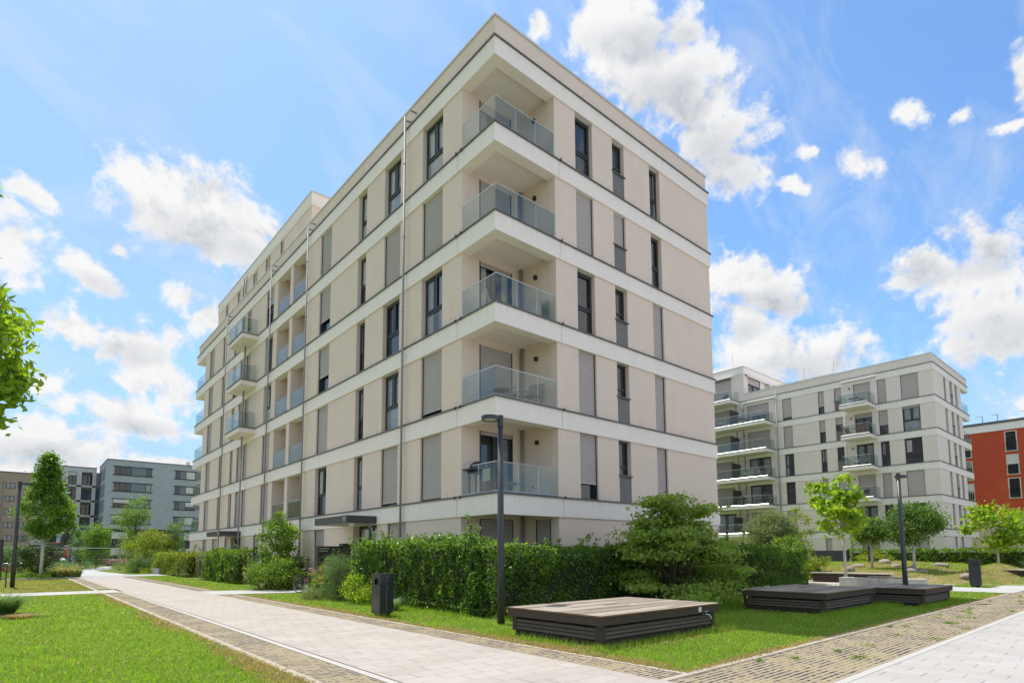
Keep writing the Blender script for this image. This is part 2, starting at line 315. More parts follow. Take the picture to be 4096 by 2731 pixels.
def leaves(name, P, size, m, parent=None, up=.4, aspect=.55, droop=0, out=None, sizevar=.3):
    """P: Nx3 leaf positions; each leaf is a folded pointed quad."""
    n = len(P); d = RS.normal(size=(n,3)); d[:,2] += up*1.0
    if out is not None: d += out*1.0
    nrm = d/np.linalg.norm(d, axis=1, keepdims=True)
    a = RS.normal(size=(n,3)); a[:,2] -= droop
    a -= nrm*(a*nrm).sum(1, keepdims=True); a /= np.linalg.norm(a, axis=1, keepdims=True)+1e-9
    b = np.cross(nrm, a); s = size*(1+sizevar*RS.uniform(-1, 1, (n,1)))
    V = np.empty((n,4,3)); V[:,0] = P-a*s*.5; V[:,1] = P+b*s*aspect*.5-nrm*s*.08; V[:,2] = P+a*s*.5; V[:,3] = P-b*s*aspect*.5-nrm*s*.08
    F = np.arange(n*4).reshape(n,4)
    # fold along the midrib: two triangles
    T = np.concatenate([F[:,[0,1,2]], F[:,[0,2,3]]])
    return npmesh(name, V.reshape(-1,3), T, m, parent)
def blades(name, XY, h, w, m, parent=None, z=0, lean=.35, kind=None):
    n = len(XY); th = RS.uniform(0, 2*math.pi, n); hh = h*RS.uniform(.55, 1.25, n); ww = w if isinstance(w, np.ndarray) else np.full(n, w)
    zz = z if isinstance(z, np.ndarray) else np.full(n, z)
    V = np.zeros((n,3,3)); dx, dy = np.cos(th)*ww*.5, np.sin(th)*ww*.5
    V[:,0,0] = XY[:,0]-dx; V[:,0,1] = XY[:,1]-dy; V[:,1,0] = XY[:,0]+dx; V[:,1,1] = XY[:,1]+dy
    lx = RS.normal(0, lean, n)*hh; ly = RS.normal(0, lean, n)*hh
    V[:,2,0] = XY[:,0]+lx; V[:,2,1] = XY[:,1]+ly; V[:,2,2] = hh
    V[:,:,2] += zz[:,None]
    return npmesh(name, V.reshape(-1,3), np.arange(n*3).reshape(n,3), m, parent)
def text_obj(s, size, m, parent, loc, rot, name='lettering', ext=.004):
    c = bpy.data.curves.new('t', 'FONT'); c.body = s; c.size = size; c.extrude = ext; c.align_x = 'LEFT'
    t = bpy.data.objects.new('t', c); me = bpy.data.meshes.new_from_object(t); bpy.data.objects.remove(t); me.name = name
    me.materials.clear(); me.materials.append(m)
    o = bpy.data.objects.new(name, me); COL.objects.link(o); o.location = loc; o.rotation_euler = rot
    if parent: o.parent = parent
    return o

# ------------------------------------------------------------------ ground, paths
def ground_mat():
    def f(m, t, p, g):
        n = t.nodes.new('ShaderNodeTexNoise'); n.inputs['Scale'].default_value = .5; n.inputs['Detail'].default_value = 8; n.inputs['Roughness'].default_value = .7
        t.links.new(g.outputs['Position'], n.inputs[0]); c = t.nodes.new('ShaderNodeValToRGB'); t.links.new(n.outputs['Fac'], c.inputs[0])
        e = c.color_ramp.elements; e[0].position = .3; e[0].color = (.09,.13,.025,1); e[1].position = .72; e[1].color = (.22,.22,.06,1)
        x = e.new(.5); x.color = (.125,.175,.03,1)
        t.links.new(c.outputs[0], p.inputs['Base Color'])
        n2 = t.nodes.new('ShaderNodeTexNoise'); n2.inputs['Scale'].default_value = 18; n2.inputs['Detail'].default_value = 5; t.links.new(g.outputs['Position'], n2.inputs[0])
        b = t.nodes.new('ShaderNodeBump'); b.inputs['Strength'].default_value = .8; b.inputs['Distance'].default_value = .03; t.links.new(n2.outputs['Fac'], b.inputs['Height']); t.links.new(b.outputs[0], p.inputs['Normal'])
    return mat('turf', (.1,.15,.03), .95, spec=.1, build=f)
TURF = ground_mat()
g = MB(); g.box(-400, 600, -200, 800, -1.0, 0); struct('ground', g, TURF)
def slabs(name, bw, bh, rot, c1, c2, joint, jw, off=.37, faint=.45):
    """courses along local x: dark short cross joints, fainter course joints, every slab its own tone"""
    def f(m, t, p, g):
        mp = t.nodes.new('ShaderNodeMapping'); mp.inputs['Rotation'].default_value = (0,0,rot); t.links.new(g.outputs['Position'], mp.inputs[0])
        sp_ = t.nodes.new('ShaderNodeSeparateXYZ'); t.links.new(mp.outputs[0], sp_.inputs[0])
        def M(op, a, b=None, cl=False):
            x = t.nodes.new('ShaderNodeMath'); x.operation = op; x.use_clamp = cl
            for i, q in enumerate((a, b)):
                if q is None: continue
                if isinstance(q, (int, float)): x.inputs[i].default_value = q
                else: t.links.new(q, x.inputs[i])
            return x.outputs[0]
        v = M('DIVIDE', sp_.outputs[1], bh); row = M('FLOOR', v); u = M('ADD', M('DIVIDE', sp_.outputs[0], bw), M('FRACT', M('MULTIPLY', row, off)))
        ju = M('LESS_THAN', M('MULTIPLY', M('FRACT', u), bw), jw); jv = M('LESS_THAN', M('MULTIPLY', M('FRACT', v), bh), jw*.7)
        n0 = t.nodes.new('ShaderNodeTexNoise'); n0.inputs['Scale'].default_value = 2.3; n0.inputs['Detail'].default_value = 5; t.links.new(g.outputs['Position'], n0.inputs[0])
        wob = M('MULTIPLY', M('SUBTRACT', n0.outputs['Fac'], .35), 3.0, True)
        jm_ = M('MAXIMUM', M('MULTIPLY', ju, M('ADD', .35, M('MULTIPLY', wob, .65))), M('MULTIPLY', jv, M('MULTIPLY', M('ADD', .4, wob), faint)))
        cb = t.nodes.new('ShaderNodeCombineXYZ'); t.links.new(M('FLOOR', u), cb.inputs[0]); t.links.new(row, cb.inputs[1]); w_ = t.nodes.new('ShaderNodeTexWhiteNoise'); t.links.new(cb.outputs[0], w_.inputs[0])
        tone = t.nodes.new('ShaderNodeMixRGB'); t.links.new(w_.outputs['Value'], tone.inputs[0]); tone.inputs[1].default_value = rgb(c1); tone.inputs[2].default_value = rgb(c2)
        n = t.nodes.new('ShaderNodeTexNoise'); n.inputs['Scale'].default_value = .9; n.inputs['Detail'].default_value = 9; n.inputs['Roughness'].default_value = .7; t.links.new(g.outputs['Position'], n.inputs[0])
        r = t.nodes.new('ShaderNodeMapRange'); r.inputs[1].default_value = .3; r.inputs[2].default_value = .7; r.inputs[3].default_value = .90; r.inputs[4].default_value = 1.06; t.links.new(n.outputs['Fac'], r.inputs[0])
        n5 = t.nodes.new('ShaderNodeTexNoise'); n5.inputs['Scale'].default_value = 5; n5.inputs['Detail'].default_value = 2; t.links.new(g.outputs['Position'], n5.inputs[0]); spot = M('MULTIPLY', M('SUBTRACT', n5.outputs['Fac'], .70), 2.5, True)
        x = t.nodes.new('ShaderNodeVectorMath'); x.operation = 'SCALE'; t.links.new(tone.outputs[0], x.inputs[0]); t.links.new(M('MULTIPLY', r.outputs[0], M('SUBTRACT', 1.0, spot)), x.inputs['Scale'])
        mx = t.nodes.new('ShaderNodeMixRGB'); t.links.new(jm_, mx.inputs[0]); t.links.new(x.outputs[0], mx.inputs[1]); mx.inputs[2].default_value = rgb(joint); t.links.new(mx.outputs[0], p.inputs['Base Color'])
        n2 = t.nodes.new('ShaderNodeTexNoise'); n2.inputs['Scale'].default_value = 90; n2.inputs['Detail'].default_value = 3; t.links.new(g.outputs['Position'], n2.inputs[0])
        bp = t.nodes.new('ShaderNodeBump'); bp.inputs['Strength'].default_value = .3; bp.inputs['Distance'].default_value = .006; t.links.new(M('SUBTRACT', n2.outputs['Fac'], jm_), bp.inputs['Height']); t.links.new(bp.outputs[0], p.inputs['Normal'])
    return mat(name, c1, .85, spec=.3, build=f)
PAVE = slabs('pale_slabs', .60, .30, 0, (.385,.345,.305), (.43,.39,.35), (.08,.06,.045), .012, faint=.6)
PAVE2 = slabs('pale_slabs_side_path', .60, .30, math.pi/2, (.39,.37,.35), (.43,.41,.39), (.09,.08,.07), .012, faint=.25)
PAVE3 = slabs('large_pale_slabs', .8, 2.0, 0, (.42,.41,.395), (.45,.44,.43), (.2,.19,.17), .02, 0, 1)
PAVE4 = slabs('grey_slabs', .5, .5, 0, (.36,.36,.36), (.40,.40,.40), (.25,.25,.25), .01, .5, .8)
KERB = mat('kerb_concrete', (.40,.345,.29), .85, bump=.3, bscale=80, var=.12, vscale=6)
KERBW = mat('kerb_pale', (.44,.415,.38), .85, bump=.2, bscale=80, var=.06, vscale=6)
def slotted(name, axis):
    def f(m, t, p, g):
        s = t.nodes.new('ShaderNodeSeparateXYZ'); t.links.new(g.outputs['Position'], s.inputs[0])
        def M(op, a, b=None, c=None, cl=False):
            x = t.nodes.new('ShaderNodeMath'); x.operation = op; x.use_clamp = cl
            for i, q in enumerate((a, b, c)):
                if q is None: continue
                if isinstance(q, (int, float)): x.inputs[i].default_value = q
                else: t.links.new(q, x.inputs[i])
            return x.outputs[0]
        def NZ(sc, d=4, vec=None):
            n = t.nodes.new('ShaderNodeTexNoise'); n.inputs['Scale'].default_value = sc; n.inputs['Detail'].default_value = d; t.links.new(vec or g.outputs['Position'], n.inputs[0]); return n.outputs['Fac']
        u, v = (s.outputs[1], s.outputs[0]) if axis == 'y' else (s.outputs[0], s.outputs[1])
        fr = M('FRACT', M('DIVIDE', u, .085)); slot = M('MULTIPLY', M('GREATER_THAN', fr, .44), M('LESS_THAN', fr, .92))
        # slots stop at paver ends (staggered)
        row = M('FLOOR', M('DIVIDE', u, .17)); sh = M('MULTIPLY', M('FRACT', M('MULTIPLY', row, .37)), .33)
        en = M('FRACT', M('DIVIDE', M('ADD', v, sh), .33)); slot = M('MULTIPLY', slot, M('GREATER_THAN', en, .07))
        fill = NZ(9, 6); big = NZ(1.4, 4)
        filled = M('MULTIPLY', M('SUBTRACT', M('ADD', fill, M('MULTIPLY', big, .8)), .82), 7, None, True)
        c1 = t.nodes.new('ShaderNodeMixRGB'); t.links.new(filled, c1.inputs[0]); c1.inputs[1].default_value = (.06,.05,.04,1)
        c2 = t.nodes.new('ShaderNodeMixRGB'); t.links.new(NZ(25, 5), c2.inputs[0]); c2.inputs[1].default_value = (.36,.27,.15,1); c2.inputs[2].default_value = (.20,.20,.07,1); t.links.new(c2.outputs[0], c1.inputs[2])
        st = t.nodes.new('ShaderNodeMixRGB'); t.links.new(NZ(3, 8), st.inputs[0]); st.inputs[1].default_value = (.27,.225,.17,1); st.inputs[2].default_value = (.37,.315,.245,1)
        mx = t.nodes.new('ShaderNodeMixRGB'); t.links.new(slot, mx.inputs[0]); t.links.new(st.outputs[0], mx.inputs[1]); t.links.new(c1.outputs[0], mx.inputs[2])
        t.links.new(mx.outputs[0], p.inputs['Base Color'])
        b = t.nodes.new('ShaderNodeBump'); b.inputs['Strength'].default_value = .7; b.inputs['Distance'].default_value = .02; b.invert = True; t.links.new(M('MULTIPLY', slot, M('SUBTRACT', 1.2, filled)), b.inputs['Height']); t.links.new(b.outputs[0], p.inputs['Normal'])
    return mat(name, (.4,.35,.3), .9, spec=.15, build=f)
SLOTY = slotted('slotted_pavers', 'y'); SLOTX = slotted('slotted_pavers_side', 'y')
def sheet(name, m, z, *polys):
    b = MB()
    for q in polys: b.quad(*[(x,y,z) for x,y in q])
    return struct(name, b, m)
def rect(x0,x1,y0,y1): return [(x0,y0),(x1,y0),(x1,y1),(x0,y1)]
sheet('main_path', PAVE, .012, rect(-7.215,-4.72,-16,39.2))
sheet('main_path_joint', mat('dark_joint', (.07,.05,.035), .95), .008, rect(-7.25,-7.2,-16,39.2))
b = MB(); b.box(-7.36,-7.25,-16,17.6,-.1,.016); b.box(-7.36,-7.25,20,39,-.1,.016); struct('path_kerb_pale', b, KERBW)
sheet('slotted_strip_left', SLOTY, .006, rect(-7.97,-7.36,-16,16.6), rect(-7.97,-7.36,20.6,38.5))
b = MB(); b.box(-8.10,-7.97,-16,38.5,-.1,.02); struct('path_kerb_left', b, KERB)
sheet('slotted_strip_right', SLOTY, .006, rect(-4.72,-4.20,-9.0,11.8), rect(-4.6,-4.15,15.3,38.5))
b = MB(); b.box(-4.20,-4.10,-9.05,11.8,-.1,.014); b.box(-4.15,-4.06,15.3,38.5,-.1,.012); b.box(-4.72,-4.10,-9.16,-9.05,-.1,.014); struct('path_kerb_right', b, KERB)
sheet('slotted_strip_side', SLOTX, .0065, rect(-4.72,70,-10.58,-9.17))
b = MB(); b.box(-4.10,17,-9.17,-9.06,-.1,.018); struct('side_path_kerb', b, KERB)
b = MB(); b.box(-4.72,70,-10.69,-10.58,-.1,.018); struct('side_path_kerb_pale', b, KERBW)
sheet('side_path', PAVE2, .013, rect(-4.72,70,-20,-10.69))
sheet('unseen_paving', PAVE4, .009, rect(-70,70,-70,-20))  # unseen paving behind the camera, added to cut green bounce on the facades
sheet('cross_path_left', PAVE3, .016, [(-40,17.7),(-7.36,16.75),(-7.36,19.2),(-40,21)])
sheet('entry_path', PAVE3, .014, [(-4.72,12.1),(0,10.6),(0,13.0),(-4.72,15.1)])
sheet('far_crossing', PAVE4, .018, rect(-30,30,39.2,44.0))
sheet('far_path', PAVE3, .014, [(-7.0,44),(-3.6,44),(-4.5,62),(-6.6,62)],[(-6.6,62),(-4.5,62),(3,90),(-1,90)])
sheet('right_cross_path', PAVE3, .014, rect(17.4,20.7,-9.17,-6.4), rect(20.7,60,-9.17,-7.9))
GRAV = mat('gravel', (.44,.39,.32), .95, bump=.8, bscale=60, var=.15, vscale=8)
sheet('gravel_square', GRAV, .010, rect(14,23.5,-6.4,8))
# mounds behind the benches
mb = MB(); NX, NY = 60, 60; MX0, MX1, MY0, MY1 = 23.2, 43, -9, 9
def sst(t): t = max(0, min(1, t)); return t*t*(3-2*t)
def mz(x, y):
    a = .50*sst((x-23.3)/1.5)+.045*max(0, min(x, 32)-24.5)
    a *= sst((y+8.3)/2.2)*(1-sst((y-3.5)/5))*(1-sst((x-33)/8)); a *= 1-.30*math.exp(-((y+5.2)**2/.7))
    a += .10*math.sin(x*.9+1)*math.sin(y*1.1)*sst((x-24)/3)*sst((y+8)/3)
    e = min(1, (x-MX0)/.5, (MX1-x)/2, (y-MY0)/1, (MY1-y)/1); return max(0, a*max(0, e))+.004*(e > 0)
vs_ = [(MX0+(MX1-MX0)*i/NX, MY0+(MY1-MY0)*j/NY, mz(MX0+(MX1-MX0)*i/NX, MY0+(MY1-MY0)*j/NY)+.003) for j in range(NY+1) for i in range(NX+1)]
mb.v = vs_; mb.f = [(j*(NX+1)+i, j*(NX+1)+i+1, (j+1)*(NX+1)+i+1, (j+1)*(NX+1)+i) for j in range(NY) for i in range(NX)]
def mound_f(m, t, p, g):
    n = t.nodes.new('ShaderNodeTexNoise'); n.inputs['Scale'].default_value = .7; n.inputs['Detail'].default_value = 9; n.inputs['Roughness'].default_value = .75; t.links.new(g.outputs['Position'], n.inputs[0])
    c = t.nodes.new('ShaderNodeValToRGB'); t.links.new(n.outputs['Fac'], c.inputs[0]); e = c.color_ramp.elements
    e[0].position = .35; e[0].color = (.11,.15,.03,1); e[1].position = .6; e[1].color = (.30,.23,.12,1); x = e.new(.47); x.color = (.19,.18,.06,1)
    t.links.new(c.outputs[0], p.inputs['Base Color'])
mo = struct('mound_terrain', mb, mat('dry_turf', (.2,.2,.1), .95, spec=.1, bump=.0, build=mound_f)); mo.data.polygons.foreach_set('use_smooth', [True]*len(mo.data.polygons))

# ------------------------------------------------------------------ facade toolkit
def TL(X0, Y0=0): return lambda u, d, z: (X0+d, Y0+u, z)      # facade facing -x : u along +y, d inward
def TR(X0, Y0): return lambda u, d, z: (X0+u, Y0+d, z)        # facade facing -y : u along +x, d inward
def window(B, T, u0, u1, z0, z1, kind='w1', s=0.0, d=.17, name='window', curt=False, shm=None, slat=.055, inset=True):
    zb = z0
    if kind == 'small': zb = z0+1.02
    f = MB(T); w = .06
    f.box(u0, u0+w, d, d+.08, zb, z1); f.box(u1-w, u1, d, d+.08, zb, z1)
    f.box(u0+w, u1-w, d, d+.08, zb, zb+w); f.box(u0+w, u1-w, d, d+.08, z1-w-.03, z1)
    if s > 0.02:
        f.box(u0+.001, u0+.03, d-.10, d-.001, zb, z1); f.box(u1-.03, u1-.001, d-.10, d-.001, zb, z1)
    W_ = u1-u0
    if kind in ('w1', 'w2'):
        zt = z0+.92; f.box(u0+w, u1-w, d+.005, d+.075, zt, zt+.09)
        zz0 = zt+.09
        if kind == 'w2': um = (u0+u1)/2; f.box(um-.05, um+.05, d-.01, d+.07, zz0, z1-w-.03)
    elif kind == 'small':
        zt = zb+.30; f.box(u0+w, u1-w, d+.005, d+.075, zt, zt+.08)
    elif kind == 'door':
        um = (u0+u1)/2; f.box(um-.06, um+.06, d-.01, d+.07, zb+w, z1-w-.03)
    # sash frames
    def sash(a, b, c, e, dd):
        f.box(a, a+.05, dd, dd+.05, c, e); f.box(b-.05, b, dd, dd+.05, c, e); f.box(a+.05, b-.05, dd, dd+.05, c, c+.05); f.box(a+.05, b-.05, dd, dd+.05, e-.05, e)
    if kind == 'w1': sash(u0+w+.004, u1-w-.004, z0+1.015, z1-w-.035, d-.02)
    if kind == 'w2':
        sash(u0+w+.004, (u0+u1)/2-.054, z0+1.015, z1-w-.035, d-.02); sash((u0+u1)/2+.054, u1-w-.004, z0+1.015, z1-w-.035, d-.02)
    if kind == 'door':
        sash(u0+w+.004, (u0+u1)/2-.064, zb+w+.004, z1-w-.035, d-.02); sash((u0+u1)/2+.064, u1-w-.004, zb+w+.004, z1-w-.035, d-.02)
    o = f.build(name, FRAME, B)
    p = MB(T); p.box(u0+w-.01, u1-w+.01, d+.042, d+.05, zb+w-.01, z1-w); p.build('pane', CURT if curt else GLASSD, o)
    if s < .6 and kind in ('w1','w2','door') and RS.uniform() < .6:
        zc0 = z0+.06+(.95 if RS.uniform() < .4 and kind != 'door' else 0); ia, ib = u0+w, u1-w; wd = (ib-ia)*RS.uniform(.15,.35); nf = max(3, int(wd/.04))
        cm_ = CURT if RS.uniform() < .6 else CURTW
        for (ca, cb) in (((ia, ia+wd),(ib-wd, ib)) if RS.uniform() < .5 else ((ib-wd*1.4, ib),)):
            q = MB(T)
            for i in range(nf):
                a_, b_ = ca+(cb-ca)*i/nf, ca+(cb-ca)*(i+1)/nf; q.quad((a_,d+.041,zc0),(b_,d+.037,zc0),(b_,d+.037,z1-w-.04),(a_,d+.041,z1-w-.04))
            q.build('curtain', cm_, o)
    if kind == 'small':
        q = MB(T); q.box(u0, u1, .03, .3, z0-.0, zb-.05); q.build('infill_panel', PANEL, o)
        q = MB(T); q.box(u0-.05, u1+.05, -.035, d, zb-.05, zb-.002); q.build('sill', LEDGE, o)
    if s > 0.02:
        h = (z1-zb)*min(s, 1); q = MB(T); zt = z1; n = max(3, int(round(h/slat))); e = h/n; dd = d-.075
        a, b_ = u0+.03, u1-.03
        for i in range(n):
            t1 = zt-i*e; t0 = t1-e
            q.quad((a,dd+.012,t0),(b_,dd+.012,t0),(b_,dd,t0+e*.18),(a,dd,t0+e*.18)); q.quad((a,dd,t0+e*.18),(b_,dd,t0+e*.18),(b_,dd-.004,t0+e*.55),(a,dd-.004,t0+e*.55))
            q.quad((a,dd-.004,t0+e*.55),(b_,dd-.004,t0+e*.55),(b_,dd+.012,t1),(a,dd+.012,t1))
        q.box(a, b_, dd-.006, dd+.02, zt-h-.05, zt-h)
        q.build('shutter', shm or SHUT, o)
    return o
def piers(mb, ends, ops, z0, z1, th=.35):
    """solid wall between openings along u"""
    u = ends[0]
    for a, b in sorted(ops)+[(ends[1], None)]:
        if a > u+1e-4: mb.box(u, a, 0, th, z0-.02, z1+.02)
        if b is None: break
        u = b
def railing(B, pts, z, h=.92, name='railing', step=1.0):
    """glass balustrade along xy polyline pts at floor level z"""
    m = MB(); gp = MB()
    P = [Vector((x,y,0)) for x,y in pts]
    m.tube([(p.x,p.y,z+h) for p in P], .016, 8)
    for a, b in zip(P, P[1:]):
        d = (b-a); Ln = d.length; d.normalize(); nn = Vector((-d.y, d.x, 0)); k = max(1, int(round(Ln/step)))
        for i in range(k):
            s0 = a+d*(Ln*i/k+.012); s1 = a+d*(Ln*(i+1)/k-.012); o = nn*.006
            for q in (s0-o, s1-o, s1+o, s0+o): pass
            b0 = gp._a([tuple((q+Vector((0,0,zz)))) for zz in (z+.03, z+h-.01) for q in (s0-o, s1-o, s1+o, s0+o)])
            gp.f += [(b0,b0+1,b0+5,b0+4),(b0+1,b0+2,b0+6,b0+5),(b0+2,b0+3,b0+7,b0+6),(b0+3,b0,b0+4,b0+7),(b0+4,b0+5,b0+6,b0+7)]
            if i: c = a+d*(Ln*i/k); m.tube([(c.x,c.y,z+.02),(c.x,c.y,z+h)], .008, 6)
        m.tube([(a.x,a.y,z+.03),(b.x,b.y,z+.03)], .035, 4)
    for p in (P[0], P[-1]): m.tube([(p.x,p.y,z+.02),(p.x,p.y,z+h)], .01, 6)
    o = m.build(name, ALU, B); gp.build('glass_panel', RAILG, o); return o
def walllamp(B, x, y, z, ax):
    m = MB(); 
    m.box(x-(.11 if ax == 'x' else .05), x+(0 if ax == 'x' else .05), y-(.05 if ax == 'x' else .11), y+(.05 if ax == 'x' else 0), z-.07, z+.07); return m.build('wall_lamp', BLACK, B)
def downpipe(B, pts, r=.045, brk=(), arm=(.08,0)):
    m = MB(); m.tube(pts, r, 10)
    for (x,y,z) in brk: m.cyl((x,y), r+.008, z-.03, z+.03, 10); m.tube([(x,y,z),(x+arm[0],y+arm[1],z)], .008, 5)
    return m.build('downpipe', STEEL, B, smooth=True)

# ------------------------------------------------------------------ main building
Z = lambda k: 0.466+3.0*k
A = thing('apartment_building', 'large beige rendered apartment block with white floor bands and corner balconies, number 11 canopy', 'building')
wl = MB(); TLm = TL(0, 0); TRm = TR(0, 0)
colsL = {'A': (3.0,4.37,'w2'), 'B': (6.02,7.36,'w2'), 'C': (9.0,9.8,'w1'), 'D': (12.76,14.12,'w2'), 'E': (21.15,22.5,'w2'),
         'F': (25.5,26.45,'w1'), 'G': (26.9,27.85,'w1'), 'H': (28.7,29.46,'w1'), 'I': (31.45,32.4,'w1'), 'J': (34.85,36.3,'w2')}
stL = {5: dict(A=0,B=0,C=0,D=1,E=.4,F=1,G=1,H=1,I=1,J=1), 4: dict(A=1,B=1,C=0,D=.68,E=0,F=1,G=1,H=.8,I=.97,J=1),
       3: dict(A=0,B=0,C=0,D=.62,E=0,F=1,G=1,H=1,I=1,J=1), 2: dict(A=.9,B=0,C=0,D=.95,E=1,F=1,G=1,H=.94,I=1,J=1),
       1: dict(A=.95,B=.93,C=0,D=0,E=1,F=1,G=1,H=0,I=1,J=1)}
colsR = {'W': (3.78,4.72,'w1'), 'S': (5.9,6.62,'small'), 'T': (8.3,9.02,'w1')}
stR = {5: dict(W=0,S=0,T=0), 4: dict(W=1,S=1,T=0), 3: dict(W=0,S=0,T=1), 2: dict(W=1,S=0,T=1), 1: dict(W=.74,S=0,T=1)}
dloggia = {5: .12, 4: 1, 3: .05, 2: 1, 1: .04}
wL = MB(TLm); wR = MB(TRm)
for k in range(1, 6):
    z0, z1 = Z(k), Z(k+1)-.675
    ops = [(a,b) for a,b,_ in colsL.values()]+[(15.88,17.95),(18.4,20.45)]
    piers(wL, (1.82, 37.67), ops, z0, z1)
    piers(wR, (2.70, 12.80), [(a,b) for a,b,_ in colsR.values()], z0, z1)
    for n, (a,b,kd) in colsL.items():
        window(A, TLm, a, b, z0, z1, kd, stL[k][n], curt=(k, n) in ((5,'A'),(2,'B'),(5,'B'),(1,'C')))
    for n, (a,b,kd) in colsR.items(): window(A, TRm, a, b, z0, z1, kd, stR[k][n])
    # corner loggia door on plane y=1.82 and rooms behind the loggia pair
    window(A, TR(0, 1.82), .76, 2.23, z0+.02, z1-.02, 'door', dloggia[k], d=.08, name='balcony_door')
    for (a,b) in ((16.3,17.6),(18.8,20.1)): window(A, TL(1.85), a, b, z0+.02, z1-.1, 'door', 0, d=.05, name='balcony_door')
# ground floor openings
GZ0, GZ1 = .25, 2.80
opsG = [(5.35,6.76),(7.62,9.77),(12.85,14.1),(17.3,18.7),(22.6,23.6),(26.2,28.4),(29.0,30.0),(32.0,33.4),(35,36.2)]
piers(wL, (1.82, 40.5), opsG, 0, GZ1); piers(wR, (2.70, 12.80), [], 0, GZ1)
for (a,b), (kd, s_) in zip(opsG, [('w2',1),('door',0),('w2',1),('w2',0),('w1',.25),('door',0),('w1',1),('w2',1),('w1',1)]):
    if kd == 'door': window(A, TLm, a, b, .05, GZ1, kd, 0, d=.3, name='entrance_door')
    else: window(A, TLm, a, b, GZ0, GZ1, kd, s_)
    if kd != 'door': wL.box(a, b, 0.0, .35, 0, GZ0)
window(A, TR(0, 1.82), .76, 2.23, .3, GZ1-.05, 'door', 1, d=.08, name='balcony_door')
window(A, TL(2.70), .40, 1.12, .3, GZ1-.05, 'w1', 1, d=.08, name='balcony_door')
wall = MB(); wall.v = wL.v+wR.v; wall.f = wL.f+[tuple(i+len(wL.v) for i in f) for f in wR.f]
# loggia inner walls (split so that doors sit in openings) and core
TD = TR(0, 1.82)
for k in range(0, 6):
    z0 = Z(k) if k else 0; z1 = Z(k+1)-.45
    for (a,b,c,e) in ((.35,.76,z0,z1),(2.23,2.70,z0,z1),(.76,2.23,(z0+.02 if k else .3) and Z(k+1)-.695,z1)): wall.box(a, b, 1.82, 2.05, c, e)
    if k == 0: wall.box(.76, 2.23, 1.82, 2.05, 0, .3)
    wall.box(.33, 2.75, 2.05+.06, 2.3, z0, z1)
    if k == 0:
        wall.box(2.70, 2.95, .36, .40, 0, z1); wall.box(2.70, 2.95, 1.12, 1.82, 0, z1); wall.box(2.70, 2.95, .40, 1.12, 0, .3); wall.box(2.70, 2.95, .40, 1.12, 2.75, z1); wall.box(2.96, 3.2, .36, 2, 0, z1)
    else: wall.box(2.70, 2.95, .36, 1.82, z0, z1)
    if k:
        wall.box(.35, 1.85, 15.62, 15.88, z0, z1); wall.box(.35, 1.85, 17.95, 18.4, z0, z1); wall.box(.35, 1.85, 20.45, 20.7, z0, z1)
        for (a,b) in ((15.88,16.3),(17.6,17.95),(18.4,18.8),(20.1,20.45)): wall.box(1.85, 2.05, a, b, z0, z1)
        for (a,b) in ((16.3,17.6),(18.8,20.1)): wall.box(1.85, 2.05, a, b, Z(k+1)-.775, z1)
        wall.box(2.1, 2.3, 15.6, 20.7, z0, z1)
    else: pass
for (a,b,c,e) in ((3.2,12.45,.45,40.1),(.45,3.2,2.4,15.5),(2.4,3.2,15.5,20.8),(.45,3.2,20.8,37.2)): wall.box(a, b, c, e, 0, 18.3)
wall.box(.36, 2.7, 37.3, 37.67, 0, 18.2); wall.box(2.7, 3.2, 37.3, 40.4, 0, 18.2)
wall.box(12.45, 12.80, .35, 40.5, 0, 18.2); wall.box(3.2, 12.45, 40.1, 40.5, 0, 18.2)
# attic parapet
wall.box(.01, .33, .01, 40.2, 18.46, 19.21); wall.box(.33, 12.78, .01, .33, 18.46, 19.21); wall.box(12.46, 12.78, .33, 40.2, 18.46, 19.21); wall.box(.33, 12.46, 39.9, 40.2, 18.46, 19.21)
wall.box(.33, 12.46, .33, 39.9, 18.3, 18.75)
# penthouse wall
PX, PY0, PY1 = .78, 17.56, 37.6
phw = [(22.1,22.72),(24.6,25.63),(27.3,28.34),(31.3,32.1),(34.5,35.34)]
wp = MB(TL(PX)); 
piers(wp, (PY0, PY1), phw, 18.75, 21.48); wp.box(PY0+.001, PY1-.001, .35, 9, 18.75, 21.5)
wall.f += [tuple(i+len(wall.v) for i in f) for f in wp.f]; wall.v += wp.v
wall.build('wall', BEIGE, A)
for i, (a,b) in enumerate(phw): window(A, TL(PX), a, b, 20.4, 21.48, 'fix', (.85,.8,.75,.85,.8)[i], d=.15)
pb = MB(); pb.box(PX-.04, 9.9, PY0-.04, PY1+.04, 21.48, 22.22); pb.build('penthouse_band', WHITE, A)
pb = MB(); pb.box(PX-.08, 9.95, PY0-.08, PY1+.08, 22.22, 22.30); pb.build('penthouse_cap', CAPM, A)
